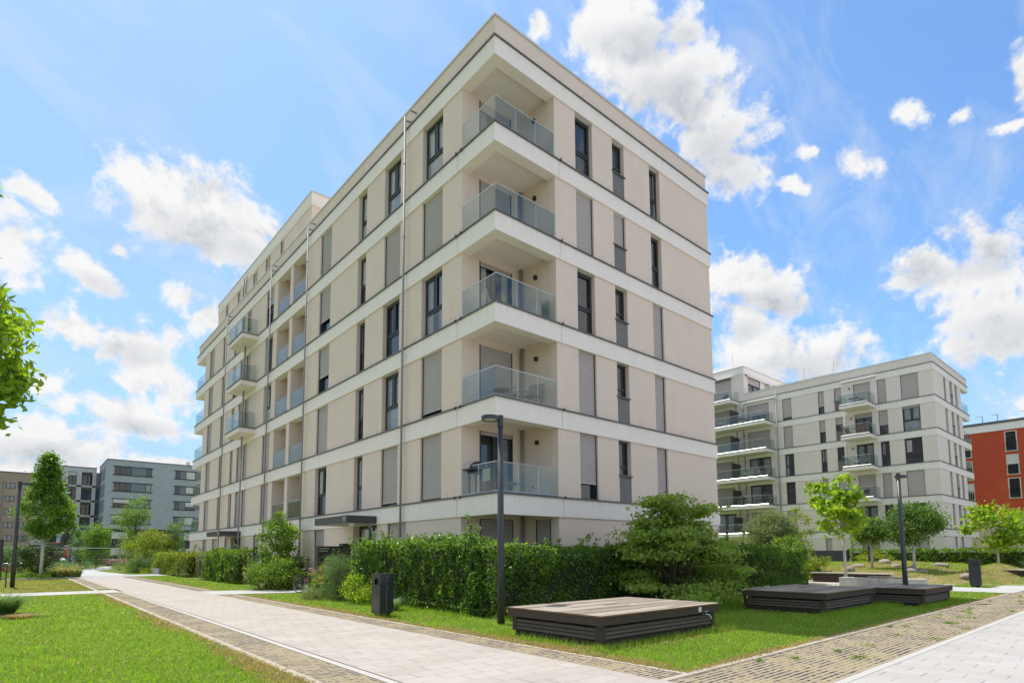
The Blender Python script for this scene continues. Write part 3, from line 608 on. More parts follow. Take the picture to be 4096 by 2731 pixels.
# bands, ledges, slabs
bn = MB(); ld = MB(); sl = MB()
for k in range(1, 7):
    zb, zt = Z(k)-.67, Z(k)-.05
    bn.box(-.05, .35, -.05, 40.52, zb, zt+.005); bn.box(.35, 12.85, -.05, .35, zb, zt+.005); bn.box(12.45, 12.85, .35, 40.52, zb, zt+.005); bn.box(.35, 12.45, 40.17, 40.52, zb, zt+.005)
    ld.box(-.095, .30, -.095, 40.56, zt, Z(k)); ld.box(.30, 12.90, -.095, .30, zt, Z(k)); ld.box(12.50, 12.90, .30, 40.56, zt, Z(k)); ld.box(.30, 12.50, 40.2, 40.56, zt, Z(k))
    if k <= 6:
        top = Z(k)-.03 if k < 6 else Z(k)-.1
        for q in ((.34, 2.72, .34, 1.84, Z(k)-.46, top), (.34, 1.87, 15.6, 20.75, Z(k)-.5, top), (.34, 2.72, 37.6, 40.2, Z(k)-.46, top)):
            sl = MB(); sl.box(*q); sl.build('floor_slab', WHITE, A)
bn.build('floor_band', WHITE, A); ld.build('ledge_flashing', LEDGE, A)
cp = MB(); cp.box(-.03, .37, -.03, 40.24, 19.21, 19.285); cp.box(.37, 12.82, -.03, .37, 19.21, 19.285); cp.box(12.42, 12.82, .37, 40.24, 19.21, 19.285); cp.box(.37, 12.42, 39.86, 40.24, 19.21, 19.285)
cp.build('parapet_cap', CAPM, A)
# vertical joints in bands near the corner
jm = MB()
for k in range(1, 6):
    jm.box(-.053, -.04, 2.0, 2.012, Z(k)-.668, Z(k)-.052); jm.box(2.86, 2.872, -.053, -.04, Z(k)-.668, Z(k)-.052); jm.box(-.053,-.04, 20.6, 20.612, Z(k)-.668, Z(k)-.052)
jm.build('band_joint', mat('joint_line', (.35,.33,.30), .9), A)
for k in range(1, 6):
    railing(A, [(.03,1.80),(.03,.03),(2.68,.03)], Z(k), .95, step=.9)
    railing(A, [(.03,37.70),(.03,40.45),(2.6,40.45)], Z(k), .95, step=1.0)
    for a, b in ((15.9,17.93),(18.42,20.43)): railing(A, [(.04,b),(.04,a)], Z(k), .95, step=1.0)
    if k < 5: downpipe(A, [(2.60,1.72,Z(k)),(2.60,1.72,Z(k+1)-.46)], .045, brk=[(2.60,1.72,Z(k+1)-.5)])
    downpipe(A, [(.45,15.97,Z(k)),(.45,15.97,Z(k+1)-.5)], .04)
    walllamp(A, 2.70, 1.0, Z(k)+1.98, 'x')
downpipe(A, [(2.60,1.72,0),(2.60,1.72,Z(1)-.46)], .045); walllamp(A, 2.70, .22, 1.75, 'x')
# projecting balconies
for k in (3, 4, 5):
    z = Z(k); m = MB(); m.box(-1.0, -.051, 23.80, 26.80, z-.32, z-.05); s_ = m.build('balcony', WHITE, A)
    m = MB(); m.box(-1.05, -.096, 23.76, 26.84, z-.05, z+.001); m.build('balcony_flashing', LEDGE, s_)
    r_ = railing(A, [(-.1,23.84),(-.98,23.84),(-.98,26.76),(-.1,26.76)], z, .98, step=.98); 
# long downpipes with outlets
for (y, ztop, zb) in ((5.45, 18.9, .1), (15.47, 18.9, .1), (21.25, 18.9, .1), (30.9, 18.9, .1)):
    br = [(-.17, y, 1.9+3*i) for i in range(6)]
    downpipe(A, [(-.17,y,zb),(-.17,y,ztop)], .042, brk=br)
    m = MB(); m.tube([(-.17,y,18.72),(.05,y-.25,18.62)], .04, 8); m.build('gutter_outlet', STEEL, A)
    m = MB(); m.tube([(.05,y-.55,18.80),(-.22,y-.55,18.77)], .035, 8); m.build('gutter_outlet', STEEL, A)
downpipe(A, [(-.35,25.45,0),(-.35,25.45,Z(3)-.32)], .05, brk=[(-.35,25.45,2+3*i) for i in range(2)], arm=(.3,0))
for k in (3, 4): downpipe(A, [(-.35,25.45,Z(k)),(-.35,25.45,Z(k+1)-.32)], .05)
for y in (29.65, 30.25): downpipe(A, [(PX-.1,y,18.8),(PX-.1,y,21.9)], .05)
# lightning rod
m = MB(); m.tube([(3,16.9,22.3),(3,16.9,23.6)], .012, 5); m.build('lightning_rod', STEEL, A)
# vents under ledges
m = MB()
for k in range(1, 6):
    for P_ in ((-.12,2.02),(-.12,1.72)): m.cyl(P_, .025, Z(k)-.1, Z(k)-.0, 8)
    m.cyl((2.9,-.12), .025, Z(k)-.06, Z(k)+.03, 8)
    for y in (15.75, 18.17, 20.55): m.cyl((-.12,y), .022, Z(k)-.1, Z(k)-.0, 8)
m.build('drain_spout', BLACK, A)
# canopies
LETT = mat('lettering_pale', (.75,.72,.62), .5)
def canopy(y0, y1, x, num):
    m = MB(); m.box(x, -.055, y0, y1, 2.83, 3.12); c = m.build('canopy', CANOPY, A)
    m = MB(); m.box(x+.05, -.06, y0+.05, y1-.05, 2.815, 2.829); m.build('canopy_soffit', mat('soffit_white', (.55,.53,.5), .7), c)
    m = MB(); m.cyl((x+.35, y0+.25), .11, 2.72, 2.815, 16); m.build('canopy_lamp', mat('lamp_white', (.7,.7,.68), .4), c)
    text_obj(num, .24, LETT, c, (x-.006, y0+.34, 2.885), (R(90), 0, R(-90)))
    m = MB(); m.tube([(-.35,y0+.15,2.82),(-.2,y0+.1,2.6),(-.12,y0+.08,2.2),(-.12,y0+.08,0)], .045, 8); m.build('downpipe', STEEL, A)
canopy(7.55, 10.7, -1.32, '11'); canopy(26.0, 29.2, -1.32, '13')

# ------------------------------------------------------------------ second building (right)
X2, Y2, B20 = 50.7, .15, .60
Z2 = lambda k: B20+3.0*k
B = thing('apartment_building', 'white and pale grey apartment block behind the lollipop trees, with stacked balconies', 'building')
T2L = TL(X2, 0); T2R = TR(0, Y2)
w2L = MB(T2L); w2R = MB(T2R)
YE = 34.0
c2 = {'a': (1.28,2.67,'w2'), 'b': (3.86,4.6,'w1'), 'd': (5.18,6.67,'door'), 's': (7.76,8.42,'small'), 'c': (9.39,9.96,'w1'), 'e': (12.64,13.6,'w1'), 'f': (15.06,17.55,'door'), 'g': (19.3,21.75,'door'), 'h': (24,25,'w1')}
s2 = {5: dict(a=1,b=1,d=1,s=1,c=.66,e=.86,f=.5,g=1,h=1), 4: dict(a=.07,b=.6,d=.16,s=.5,c=.5,e=1,f=1,g=1,h=1), 3: dict(a=0,b=0,d=0,s=0,c=0,e=0,f=0,g=1,h=1),
      2: dict(a=1,b=1,d=1,s=1,c=1,e=0,f=0,g=1,h=0), 1: dict(a=0,b=0,d=0,s=0,c=0,e=.75,f=1,g=0,h=0), 0: dict(a=1,b=1,d=1,s=1,c=1,e=1,f=1,g=1,h=1)}
c2r = {'a': (54.15,55.0,'w1'), 'b': (56.4,57.4,'small'), 'c': (58.3,59.25,'w1')}
for k in range(0, 6):
    z0 = Z2(k) if k else 0; z1 = Z2(k+1)-.675
    sel = {n: v for n, v in c2.items() if not (k == 0 and n in ('b','s'))}
    piers(w2L, (0.15, YE), [(a,b) for a,b,_ in sel.values()], z0, z1)
    for n, (a,b,kd) in sel.items():
        if k == 0: window(B, T2L, a, b, .0, z1, kd, 1, shm=SHUT, slat=.09)
        else: window(B, T2L, a, b, z0, z1, kd, s2[k][n], slat=.09, curt=(k, n) in ((4,'a'),(3,'d'),(1,'g'),(1,'d')))
    selr = c2r if k else {n: c2r[n] for n in ('a','b')}
    piers(w2R, (X2+.35, 60.55), [(a,b) for a,b,_ in selr.values()], z0, z1)
    for n, (a,b,kd) in selr.items(): window(B, T2R, a, b, z0, z1, 'w1' if k == 0 else kd, 1 if k == 0 else {'a':(.0,.0,.0,1,.0,1)[k],'b':.5 if kd != 'small' else 0,'c':(0,0,1,0,0,0)[k]}[n], slat=.09)
ww = MB(); ww.v = w2L.v+w2R.v; ww.f = w2L.f+[tuple(i+len(w2L.v) for i in f) for f in w2R.f]
ww.box(X2+.4, 60.2, Y2+.4, YE-.3, 0, 18.4); ww.box(60.2, 60.55, Y2+.35, 3.2, 0, 18.4); ww.box(60.2, 63.4, 3.2, YE, 0, 18.4); 
ww.box(X2+.01, X2+.33, Y2+.01, 17.8, Z2(6)-.01, 19.36); ww.box(X2+.33, 63.4, Y2+.01, Y2+.33, Z2(6)-.01, 19.36); ww.box(X2+.33, 63.4, Y2+.33, YE, 18.3, 18.75)
# penthouse with windows
wp2 = MB(TL(X2)); piers(wp2, (17.8, 30), [(19.3,21.45)], 18.6, 21.85); wpr = MB(TR(0, 17.8)); piers(wpr, (X2+.35, 61.5), [(51.7,54.7),(55.7,57.0)], 18.6, 21.6)
for q in (wp2, wpr): ww.f += [tuple(i+len(ww.v) for i in f) for f in q.f]; ww.v += q.v
ww.box(X2+.4, 61.3, 18.25, 30, 18.6, 21.8)
ww.build('wall', BEIGE2, B)
window(B, TL(X2), 19.3, 21.45, 18.65, 21.5, 'door', .82, slat=.09); m = MB(TL(X2)); m.box(19.3, 21.45, .02, .3, 21.5, 21.87); m.build('shutter_box', PANEL, B)
window(B, TR(0,17.8), 51.7, 54.7, 18.9, 21.6, 'door', .25, slat=.09, name='terrace_door'); window(B, TR(0,17.8), 55.7, 57.0, 18.9, 21.6, 'w1', .55, slat=.09)
m = MB(); m.box(X2-.05, 61.6, 17.75, 30.1, 21.84, 22.58); m.build('penthouse_band', WHITE2, B)
m = MB(); m.box(X2-.1, 61.65, 17.70, 30.15, 22.58, 22.68); m.build('penthouse_cap', CAPM, B)
bn = MB(); ld = MB()
for k in range(1, 7):
    zb, zt = Z2(k)-.67, Z2(k)-.06
    bn.box(X2-.05, X2+.36, Y2-.05, YE, zb, zt+.005); bn.box(X2+.36, 63.4, Y2-.05, Y2+.36, zb, zt+.005); bn.box(60.5, 63.4, Y2+.36, 3.3, zb+.2, zt)
    ld.box(X2-.10, X2+.31, Y2-.10, YE, zt, Z2(k)); ld.box(X2+.31, 63.45, Y2-.10, Y2+.31, zt, Z2(k))
bn.build('floor_band', WHITE2, B); ld.build('ledge_flashing', LEDGE, B)
m = MB(); m.box(X2-.03, X2+.37, Y2-.03, 17.75, 19.36, 19.46); m.box(X2+.37, 63.45, Y2-.03, Y2+.37, 19.36, 19.46); m.build('parapet_cap', CAPM, B)
railing(B, [(X2+.5,17.5),(X2+.5,8.5)], 18.8, .95, step=1.5, name='railing')
for k in range(1, 6): railing(B, [(60.6,Y2+.03),(63.35,Y2+.03),(63.35,3)], Z2(k), .98, step=1)
AWN = mat('awning_case', (.72,.71,.68), .45)
for k in range(1, 6):
    z = Z2(k)
    if k >= 2 or True:
        m = MB(); m.box(X2-2.1, X2-.052, 4.8, 7.30, z-.36, z-.05); s_ = m.build('balcony', WHITE2, B)
        m = MB(); m.box(X2-2.14, X2-.102, 4.76, 7.34, z-.05, z+.004); m.build('balcony_flashing', LEDGE, s_)
        railing(B, [(X2-.12,4.85),(X2-2.07,4.85),(X2-2.07,7.25),(X2-.12,7.25)], z, 1.0, step=1.2)
    m = MB(); m.box(X2-2.1, X2-.052, 14.55, 25, z-.36, z-.05); s_ = m.build('balcony', WHITE2, B)
    m = MB(); m.box(X2-2.14, X2-.102, 14.5, 25, z-.05, z+.004); m.build('balcony_flashing', LEDGE, s_)
    railing(B, [(X2-.12,14.6),(X2-2.07,14.6),(X2-2.07,25)], z, 1.0, step=1.5)
    m = MB(); m.box(X2-1.95, X2-.06, 18.55, 18.62, z, z+1.85); m.build('privacy_screen', mat('screen_dark', (.07,.068,.065), .6), B)
    for y in (18.1, 18.9): downpipe(B, [(X2-.25,y-.2,z),(X2-.25,y-.2,z+2.64)], .05)
    walllamp(B, X2, 17.95, z+2.0, 'x'); walllamp(B, X2, 6.98, z+2.0, 'x')
m = MB(); m.box(X2-2.1, X2-.052, 18.35, 25, Z2(6)-.36, Z2(6)-.05); s_ = m.build('balcony', WHITE2, B)
m = MB(); m.box(X2-2.14, X2-.102, 18.3, 25, Z2(6)-.05, Z2(6)+.004); m.build('balcony_flashing', LEDGE, s_)
railing(B, [(X2-.12,18.4),(X2-2.07,18.4),(X2-2.07,25)], Z2(6), 1.0, step=1.5)
for (a,b,z,x) in ((14.2,18.1,18.32,X2-.06),(4.6,7.7,18.35,X2-.06),(19,22.5,21.75,X2-.1)):
    m = MB(); m.box(x-.22, x, a, b, z-.14, z+.04); m.build('awning_case', AWN, B, bevel=.03)
m = MB(); m.box(51.3, 57.5, 17.5, 17.72, 21.55, 21.75); m.build('awning_case', AWN, B, bevel=.03)
downpipe(B, [(X2-.2,14.2,0),(X2-.2,14.2,18.9)], .06, brk=[(X2-.2,14.2,2+3*i) for i in range(6)]); downpipe(B, [(X2-.2,7.5,0),(X2-.2,7.5,15.3)], .05)
for (y, x, z) in ((17.9+1.6, X2+1, 22.7), (12, X2+2, 19.4), (9, X2+2, 19.4), (3, X2+4, 19.4)):
    m = MB(); m.tube([(x,y,z),(x,y,z+2)], .015, 5); m.build('lightning_rod', STEEL, B)

# ------------------------------------------------------------------ red building far right (faces -x)
RD = mat('red_render', (.50,.08,.03), .9, bump=.3, bscale=20, var=.05, vscale=1)
CREAM = mat('cream_render', (.62,.50,.36), .9, var=.05, vscale=1)
C_ = thing('apartment_building', 'orange red apartment block at the right edge with a cream ground floor and french windows', 'building')
m = MB(); m.box(80, 95, -40, 14, 5.3, 16.3); m.build('wall', RD, C_)
m = MB(); m.box(80.03, 94.9, -39.9, 13.9, 0, 5.0); m.build('ground_floor_wall', CREAM, C_)
m = MB(); m.box(79.9, 95.1, -40.1, 14.1, 16.3, 17.2); m.box(79.8, 95.1, -40.1, 14.1, 5.0, 5.32); m.build('white_band', WHITE2, C_)
m = MB(); m.box(79.8, 95.2, -40.2, 14.2, 17.2, 17.5); m.build('roof_edge', LEDGE, C_)
for col, (ya, yb) in enumerate(((-1.15,-.2),(3.3,4.35),(-3.9,-2.7),(-8,-7),(8,9))):
    for r_ in range(4):
        zt = 16.0-2.87*r_-(.35 if col in (1,) else 0); zb = zt-2.3
        if zb < 5.4: continue
        f = MB(); f.box(79.93, 80.0, ya-.12, ya, zb, zt+.1); f.box(79.93, 80.0, yb, yb+.12, zb, zt+.1); f.box(79.93, 80, ya, yb, zt, zt+.1); f.box(79.88, 80, ya-.15, yb+.15, zb-.1, zb)
        o = f.build('window', mat('cream_frame', (.6,.55,.45), .7), C_)
        p = MB(); p.box(79.97, 79.99, ya, yb, zb, zt); p.build('pane', GLASSD, o)
        if (r_+col) % 2: p = MB(); p.box(79.94, 79.965, ya, yb, zb+1.2, zt); p.build('shutter', SHUTL, o)
        p = MB(); p.box(79.85, 79.88, ya-.1, yb+.1, zb+1.0, zb+1.05)
        for i in range(9): yy = ya+(yb-ya)*i/8; p.box(79.855, 79.875, yy-.012, yy+.012, zb+.05, zb+1.0)
        p.build('french_railing', BLACK, o)
m = MB()
for y in (2.2, .7, -2): m.tube([(82,y,17.4),(82,y,18.8)], .04, 5); m.tube([(82,y,18.6),(82,y+.6,18.75)], .03, 5)
m.build('roof_aerial', STEEL, C_)

# ------------------------------------------------------------------ far left buildings (face -y)
def far_window(Bp, T, u0, u1, z0, z1, fm, kind=0, mull=1, shut=0, pane=None):
    f = MB(T); f.box(u0, u1, -.03, .0, z0, z0+.09); f.box(u0, u1, -.03, 0, z1-.09, z1); f.box(u0, u0+.09, -.03, 0, z0+.09, z1-.09); f.box(u1-.09, u1, -.03, 0, z0+.09, z1-.09)
    for i in range(1, mull): uu_ = u0+(u1-u0)*i/mull; f.box(uu_-.06, uu_+.06, -.03, 0, z0+.09, z1-.09)
    o = f.build('window', fm, Bp); p = MB(T); p.box(u0+.05, u1-.05, -.015, -.002, z0+.05, z1-.05); p.build('pane', pane or GLASSD, o)
    if shut > 0: p = MB(T); p.box(u0+.08, u1-.08, -.045, -.032, z1-.06-(z1-z0-.1)*shut, z1-.05); p.build('shutter', SHUTL, o)
    return o
GREYB = mat('grey_render', (.39,.42,.46), .9, var=.06, vscale=.8, bump=.3, bscale=8); DKB = mat('dark_brick', (.045,.048,.058), .85, var=.2, vscale=4)
GP = mat('grey_panel_far', (.19,.22,.25), .7)
D = thing('apartment_building', 'slate grey apartment block with dark brick base beyond the excavator', 'building')
Y4 = 108; T4 = TR(0, Y4)
m = MB(); m.box(.35, 26, Y4, 120.8, 6.3, 18.4); m.build('wall', GREYB, D)
m = MB(); m.box(.42, 25.9, Y4+.06, 120.7, 0, 6.3); m.build('base_wall', DKB, D)
m = MB(); m.box(.28, 26.1, Y4-.07, 120.9, 18.4, 18.52); m.build('roof_edge', LEDGE, D)
m = MB(); m.box(12.8, 13.4, Y4+1, Y4+2, 18.5, 19.3); m.build('chimney', WHITE2, D)
sh = {0: 0, 1: 0, 2: .45, 3: .55, 4: .85}
for r_ in range(6):
    zt = 17.25-2.87*r_; zb = zt-1.42
    for (u0, u1, pu0, pu1, v0, v1) in ((1.4,3.95,3.95,6.15,6.15,7.05), (10.8,11.6,11.6,12.55,12.55,14.1)):
        tt = T4 if r_ < 4 else TR(0, Y4+.06)
        far_window(D, tt, u0, u1, zb, zt, FRAME, mull=3 if u1-u0 > 2 else 1, shut=sh.get(r_, .8) if u1-u0 > 2 else 0)
        far_window(D, tt, v0, v1, zb, zt, FRAME, pane=(GLASSD, CURT)[r_ % 2], mull=1, shut=0 if u1-u0 > 2 else (1, .85, .6, 1, 1, 1)[r_])
        p = MB(tt); p.box(pu0, pu1, -.02, 0, zb+.02, zt-.02); p.build('infill_panel', GP, D)
        if pu0 > 8: p = MB(tt); p.box(14.1, 15.6, -.02, 0, zb+.02, zt-.02); p.build('infill_panel', GP, D)
        p = MB(tt); p.box(u0-.25, v1+.25, -.09, 0, zt, zt+.12); p.box(u0-.25, v1+.25, -.09, 0, zb-.12, zb); p.build('sill', BLACK, D)
TS = TL(.35, 0)
for r_ in range(4):
    zt = 17.3-2.87*r_
    for (a,b) in ((110.6,112.6),(113.2,116.0),(116.9,118.6)): far_window(D, TS, a, b, zt-2.2, zt, GP, mull=1, pane=GP)
LG = mat('light_grey_render', (.56,.55,.585), .9, var=.05, vscale=.7); BR = mat('brown_render', (.40,.30,.24), .9, var=.06, vscale=.7); BRF = mat('brown_frame', (.09,.05,.035), .6)
E_ = thing('apartment_building', 'light grey apartment block with square loggias left of the slate grey block', 'building')
Y5 = 118; T5 = TR(0, Y5)
lw = MB(T5); ops = [(-7.6,-5.6),(-4.47,-2.93-.3),(-2.5,-.9)]
for r_ in range(6):
    z1 = 17.0-2.75*r_; z0 = z1-2.45
    u = -9.16
    for a, b in ops+[(-.33, None)]:
        lw.box(u, a, 0, .5, z0-.3, z1); 
        if b is None: break
        u = b
    lw.box(-9.16, -.33, 0, .5, z1, z1+(.3 if r_ else .8))
lw.box(-9.16, -.33, 0, .5, -.1, .5); lw.box(-9.16, -.33, 2, 12, 0, 17.6); lw.box(-9.16, -8.9, .5, 2, 0, 17.6); lw.box(-.6, -.33, .5, 2, 0, 17.6)
lw.build('wall', LG, E_)
for r_ in range(6):
    z1 = 17.0-2.75*r_; z0 = z1-2.45
    sl = MB(T5); sl.box(-8.9, -.6, .5, 2, z0-.3, z0); sl.build('loggia_floor', LG, E_)
    for i, (a, b) in enumerate(ops):
        if i < 2: far_window(E_, TR(0, Y5+.25), a, b, z0, z1, FRAME, mull=2, shut=(0, .25)[i] if r_ == 0 else 0)
        else: far_window(E_, TR(0, Y5+1.98), a+.2, b+.2, z0, z1-.3, FRAME, mull=2, pane=GP if r_ % 2 else GLASSD)
m = MB(); m.box(-9.25, -.25, Y5-.08, Y5+12, 17.8, 17.95); m.build('roof_edge', LEDGE, E_)
m = MB(); m.box(-.33, .3, Y5+1.5, Y5+12, 0, 17.2); m.build('recessed_wall', LG, E_)
m = MB()
for r_ in range(6): m.box(-.22, .22, Y5+1.45, Y5+1.5, 14.2-2.75*r_-2.2, 14.2-2.75*r_)
m.build('grey_panel', GP, E_)
F_ = thing('apartment_building', 'brown rendered apartment block with small paired windows at the left edge', 'building')
m = MB(); m.box(-40, -9.17, Y5, Y5+12, 0, 16.05); m.build('wall', BR, F_)
m = MB(); m.box(-40.1, -9.28, Y5-.07, Y5+12, 16.05, 16.2); m.build('roof_edge', LEDGE, F_)
for r_ in range(6):
    for i in range(8):
        u0 = -10.85-2.05*i-(.0 if i % 2 == 0 else 0); zt = 14.28-2.27*r_
        far_window(F_, T5, u0, u0+1.22, zt-1.0, zt, BRF, mull=2, pane=CURT)
m = MB(); m.tube([(-13.3,Y5-.1,0),(-13.3,Y5-.1,14.6)], .09, 8); m.build('downpipe', STEEL, F_)
#PART2
# ================================================================== vegetation
def noise3(P, s=1.0, seed=0):
    r = np.random.RandomState(seed); v = np.zeros(len(P))
    for i in range(5):
        k = r.normal(size=3)*s*(1+i*.6); v += np.sin(P@k+r.uniform(0, 6))/(1+i*.5)
    return v/2.2
def hedge(name, label, x0, x1, y0, y1, h, n, size, m, cat='hedge', shoots=0, seed=1, group=None, faces='xyt'):
    t = thing(name, label, cat, ((x0+x1)/2, (y0+y1)/2, 0), 0, group)
    ax, ay = x1-x0, y1-y0; A_ = {'x': ay*h, 'X': ay*h, 'y': ax*h, 't': ax*ay, 'Y': ax*h*.4}
    P = []; O = []
    tot = sum(A_.values())
    for k, a in A_.items():
        c = int(n*a/tot*(1.4 if k in 'xy' else 1)); u = RS.uniform(0, 1, (c, 2)); dep = RS.exponential(.07, c)
        if k == 'x': q = np.stack([x0+dep, y0+u[:,0]*ay, u[:,1]*h], 1); o = (-1,0,.2)
        if k == 'X': q = np.stack([x1-dep, y0+u[:,0]*ay, u[:,1]*h], 1); o = (1,0,.2)
        if k == 'y': q = np.stack([x0+u[:,0]*ax, y0+dep, u[:,1]*h], 1); o = (0,-1,.2)
        if k == 'Y': q = np.stack([x0+u[:,0]*ax, y1-dep, u[:,1]*h], 1); o = (0,1,.2)
        if k == 't': q = np.stack([x0+u[:,0]*ax, y0+u[:,1]*ay, h-dep], 1); o = (0,0,1)
        b = noise3(q, 2.2, seed)*.12+noise3(q, 6, seed+1)*.07; q = q+np.array(o)*b[:,None]; P.append(q); O.append(np.tile(o, (len(q),1)))
    P = np.concatenate(P); O = np.concatenate(O); kp = RS.uniform(0,1,len(P)) < np.clip(.72+.75*noise3(P, 3.4, seed+5), .12, 1); P, O = P[kp], O[kp]
    # leafy shoots sticking out of the top
    for _ in range(shoots):
        x, y = RS.uniform(x0, x1), RS.uniform(y0, y1); hh = RS.gamma(2.2, .075); k = int(10+hh*60); s = RS.uniform(0, 1, k); lx, ly = RS.normal(0, .15, 2)
        q = np.stack([x+lx*s+RS.normal(0,.035,k), y+ly*s+RS.normal(0,.035,k), h-.05+hh*s], 1); P = np.concatenate([P, q]); O = np.concatenate([O, np.zeros((k,3))])
    P[:,2] = np.maximum(P[:,2], .03)
    leaves('foliage', P-np.array([(x0+x1)/2, (y0+y1)/2, 0]), size, m, t, up=.35, out=O*.55, aspect=.62)
    b = MB(); cx_, cy_ = (x0+x1)/2, (y0+y1)/2
    b.box(x0-cx_+.26, x1-cx_-.26, y0-cy_+.26, y1-cy_-.26, .22, h-.26)  # core box blocks the view through; shade of the gaps put into its colour
    for i in range(int(max(ax, ay)/.35)):
        px, py = (x0+.35*i+.1, (y0+y1)/2+RS.normal(0,.1)) if ax > ay else ((x0+x1)/2+RS.normal(0,.1), y0+.35*i+.1)
        if px < x1-.1 and py < y1-.1: b.tube([(px-cx_,py-cy_,0),(px-cx_+RS.normal(0,.05),py-cy_,.4)], .018, 5)
    b.build('branches', mat('hedge_shade_and_wood', (.035,.04,.02), .95), t); return t
def clumps_ellipsoid(c, r, K, shell=.55, flat=1.0):
    out = []
    while len(out) < K:
        d = RS.normal(size=3); d /= np.linalg.norm(d); k = shell+(1-shell)*RS.uniform()**.6 if RS.uniform() < .8 else RS.uniform(.1, .6)
        out.append(np.array(c)+d*np.array(r)*k)
    return np.array(out)
def tree(name, label, pos, H0, c, r, n, size, m, bark, K=26, rc=.3, trunk_r=.06, cat='tree', limbs=9, up=.35, droop=0, aspect=.55, stems=1, lean=(0,0), shell=.55, cl=None, group=None, sc=(1,1,.75), spread=None):
    """c,r crown centre and radii relative to the base; H0 height where limbs start"""
    t = thing(name, label, cat, pos, RS.uniform(0, .01), group)
    C_ = clumps_ellipsoid(c, r, K, shell) if cl is None else np.array(cl)
    w = RS.uniform(.6, 1.5, len(C_)); w /= w.sum(); idx = RS.choice(len(C_), n, p=w)
    rcs = rc*RS.uniform(.7, 1.35, len(C_))
    P = C_[idx]+RS.normal(size=(n,3))*np.array(sc)*(rcs[idx]*.55)[:,None]
    P[:,2] = np.maximum(P[:,2], .04)
    out = (P-np.array(c))/np.array(r); out /= np.linalg.norm(out, axis=1, keepdims=True)+1e-6
    leaves('crown', P, size, m, t, up=up, out=out*.6, droop=droop, aspect=aspect)
    b = MB()
    for s in range(stems):
        a = 2*math.pi*s/stems+.4; off = (0,0) if stems == 1 else (math.cos(a)*.10*stems**.5, math.sin(a)*.10*stems**.5)
        top = Vector((c[0]+off[0]*3, c[1]+off[1]*3, c[2]+r[2]*.55))
        p0 = Vector((off[0], off[1], -.05)); p1 = Vector((off[0]*1.6+lean[0]*.4, off[1]*1.6+lean[1]*.4, H0)); pm = (p0+p1)/2+Vector((RS.normal(0,.02), RS.normal(0,.02), 0))
        tr_ = trunk_r/(stems**.4)
        b.tube([p0, pm, p1], [tr_*1.15, tr_, tr_*.85], 10)
        pu = (p1+top)/2+Vector((RS.normal(0,.05), RS.normal(0,.05), 0)); b.tube([p1, pu, top], [tr_*.8, tr_*.45, tr_*.12], 7)
        sel = RS.permutation(len(C_))[:limbs]
        for i in sel:
            q = Vector(C_[i]); k = RS.uniform(0, .75); st = p1.lerp(top, k*.8 if q.z > p1.z+.3 else 0.0); md = st.lerp(q, .5)+Vector((0,0,.08*(q-st).length)); rr0 = tr_*(.42-.25*k)
            b.tube([st, md, q], [rr0, rr0*.6, rr0*.15], 5)
    b.build('trunk', bark, t, smooth=True)
    return t
def clump_grass(name, label, pos, r, h, n, m, cat='grass clump', w=.012, lean=.45, group=None, plume=None):
    t = thing(name, label, cat, pos, 0, group)
    a = RS.uniform(0, 2*math.pi, n); q = r*.45*np.sqrt(RS.uniform(0, 1, n)); hh = h*RS.uniform(.5, 1.1, n); ln = RS.uniform(.25, 1.0, n)*r
    dx, dy = np.cos(a), np.sin(a); x0, y0 = q*dx, q*dy
    V = np.zeros((n, 6, 3)); ww = w*.5
    for j, (f, zf, wf) in enumerate(((0, 0, 1), (.35, .7, .9), (1, .95, .08))):
        px, py = x0+dx*ln*f, y0+dy*ln*f; pz = hh*zf*(1 if j < 2 else RS.uniform(.7, 1.05, n))
        V[:,2*j,0] = px-dy*ww*wf; V[:,2*j,1] = py+dx*ww*wf; V[:,2*j+1,0] = px+dy*ww*wf; V[:,2*j+1,1] = py-dx*ww*wf; V[:,2*j:2*j+2,2] = pz[:,None]
    b = np.arange(n)[:,None]*6; F = np.concatenate([b+np.array([0,1,3,2]), b+np.array([2,3,5,4])])
    npmesh('blades', V.reshape(-1,3), F, m, t)
    if plume:
        k = 40*plume; a = RS.uniform(0, 6.28, k); rr_ = r*.8*np.sqrt(RS.uniform(0,1,k)); P = np.stack([np.cos(a)*rr_, np.sin(a)*rr_, h*RS.uniform(.7,1.2,k)], 1)
        leaves('plumes', P, .12, L_FEATHER, t, aspect=.25, up=0)
    return t

# hedges of the main building
hedge('clipped_hedge', 'sunlit hornbeam hedge behind the anthracite litter bin, with tall loose shoots on top', -2.05, -1.05, -1.5, 5.6, 1.95, 34000, .08, L_HEDGE, shoots=190, seed=3, group='hedges round the main building')
hedge('clipped_hedge', 'long shaded hornbeam hedge behind the wooden deck platforms', -2.05, 16.0, -2.45, -1.5, 1.78, 56000, .085, L_HEDGE, shoots=150, seed=5, group='hedges round the main building')
hedge('clipped_hedge', 'bright green hedge beside the louvred wooden cabinet', -1.75, -.75, 20.8, 28.6, 1.85, 15000, .10, L_OAK, shoots=70, seed=8, group='hedges round the main building')
hedge('clipped_hedge', 'yellow green hedge far along the left facade beyond the louvred cabinet', -1.6, -.6, 33.8, 47, 1.75, 12000, .12, L_YELLOW, shoots=50, seed=9, group='hedges round the main building')
hedge('clipped_hedge', 'low dark hedge against the wall between the mailbox wall and the tall drooping shrub', -1.3, -.4, 13.2, 19.5, 1.5, 7000, .10, L_DARK, shoots=12, seed=10)
hedge('clipped_hedge', 'far hedge below the pale apartment block behind the grassy mounds', 44.0, 45.2, -12.5, 5.6, 1.75, 20000, .14, L_OAK, shoots=60, seed=12)
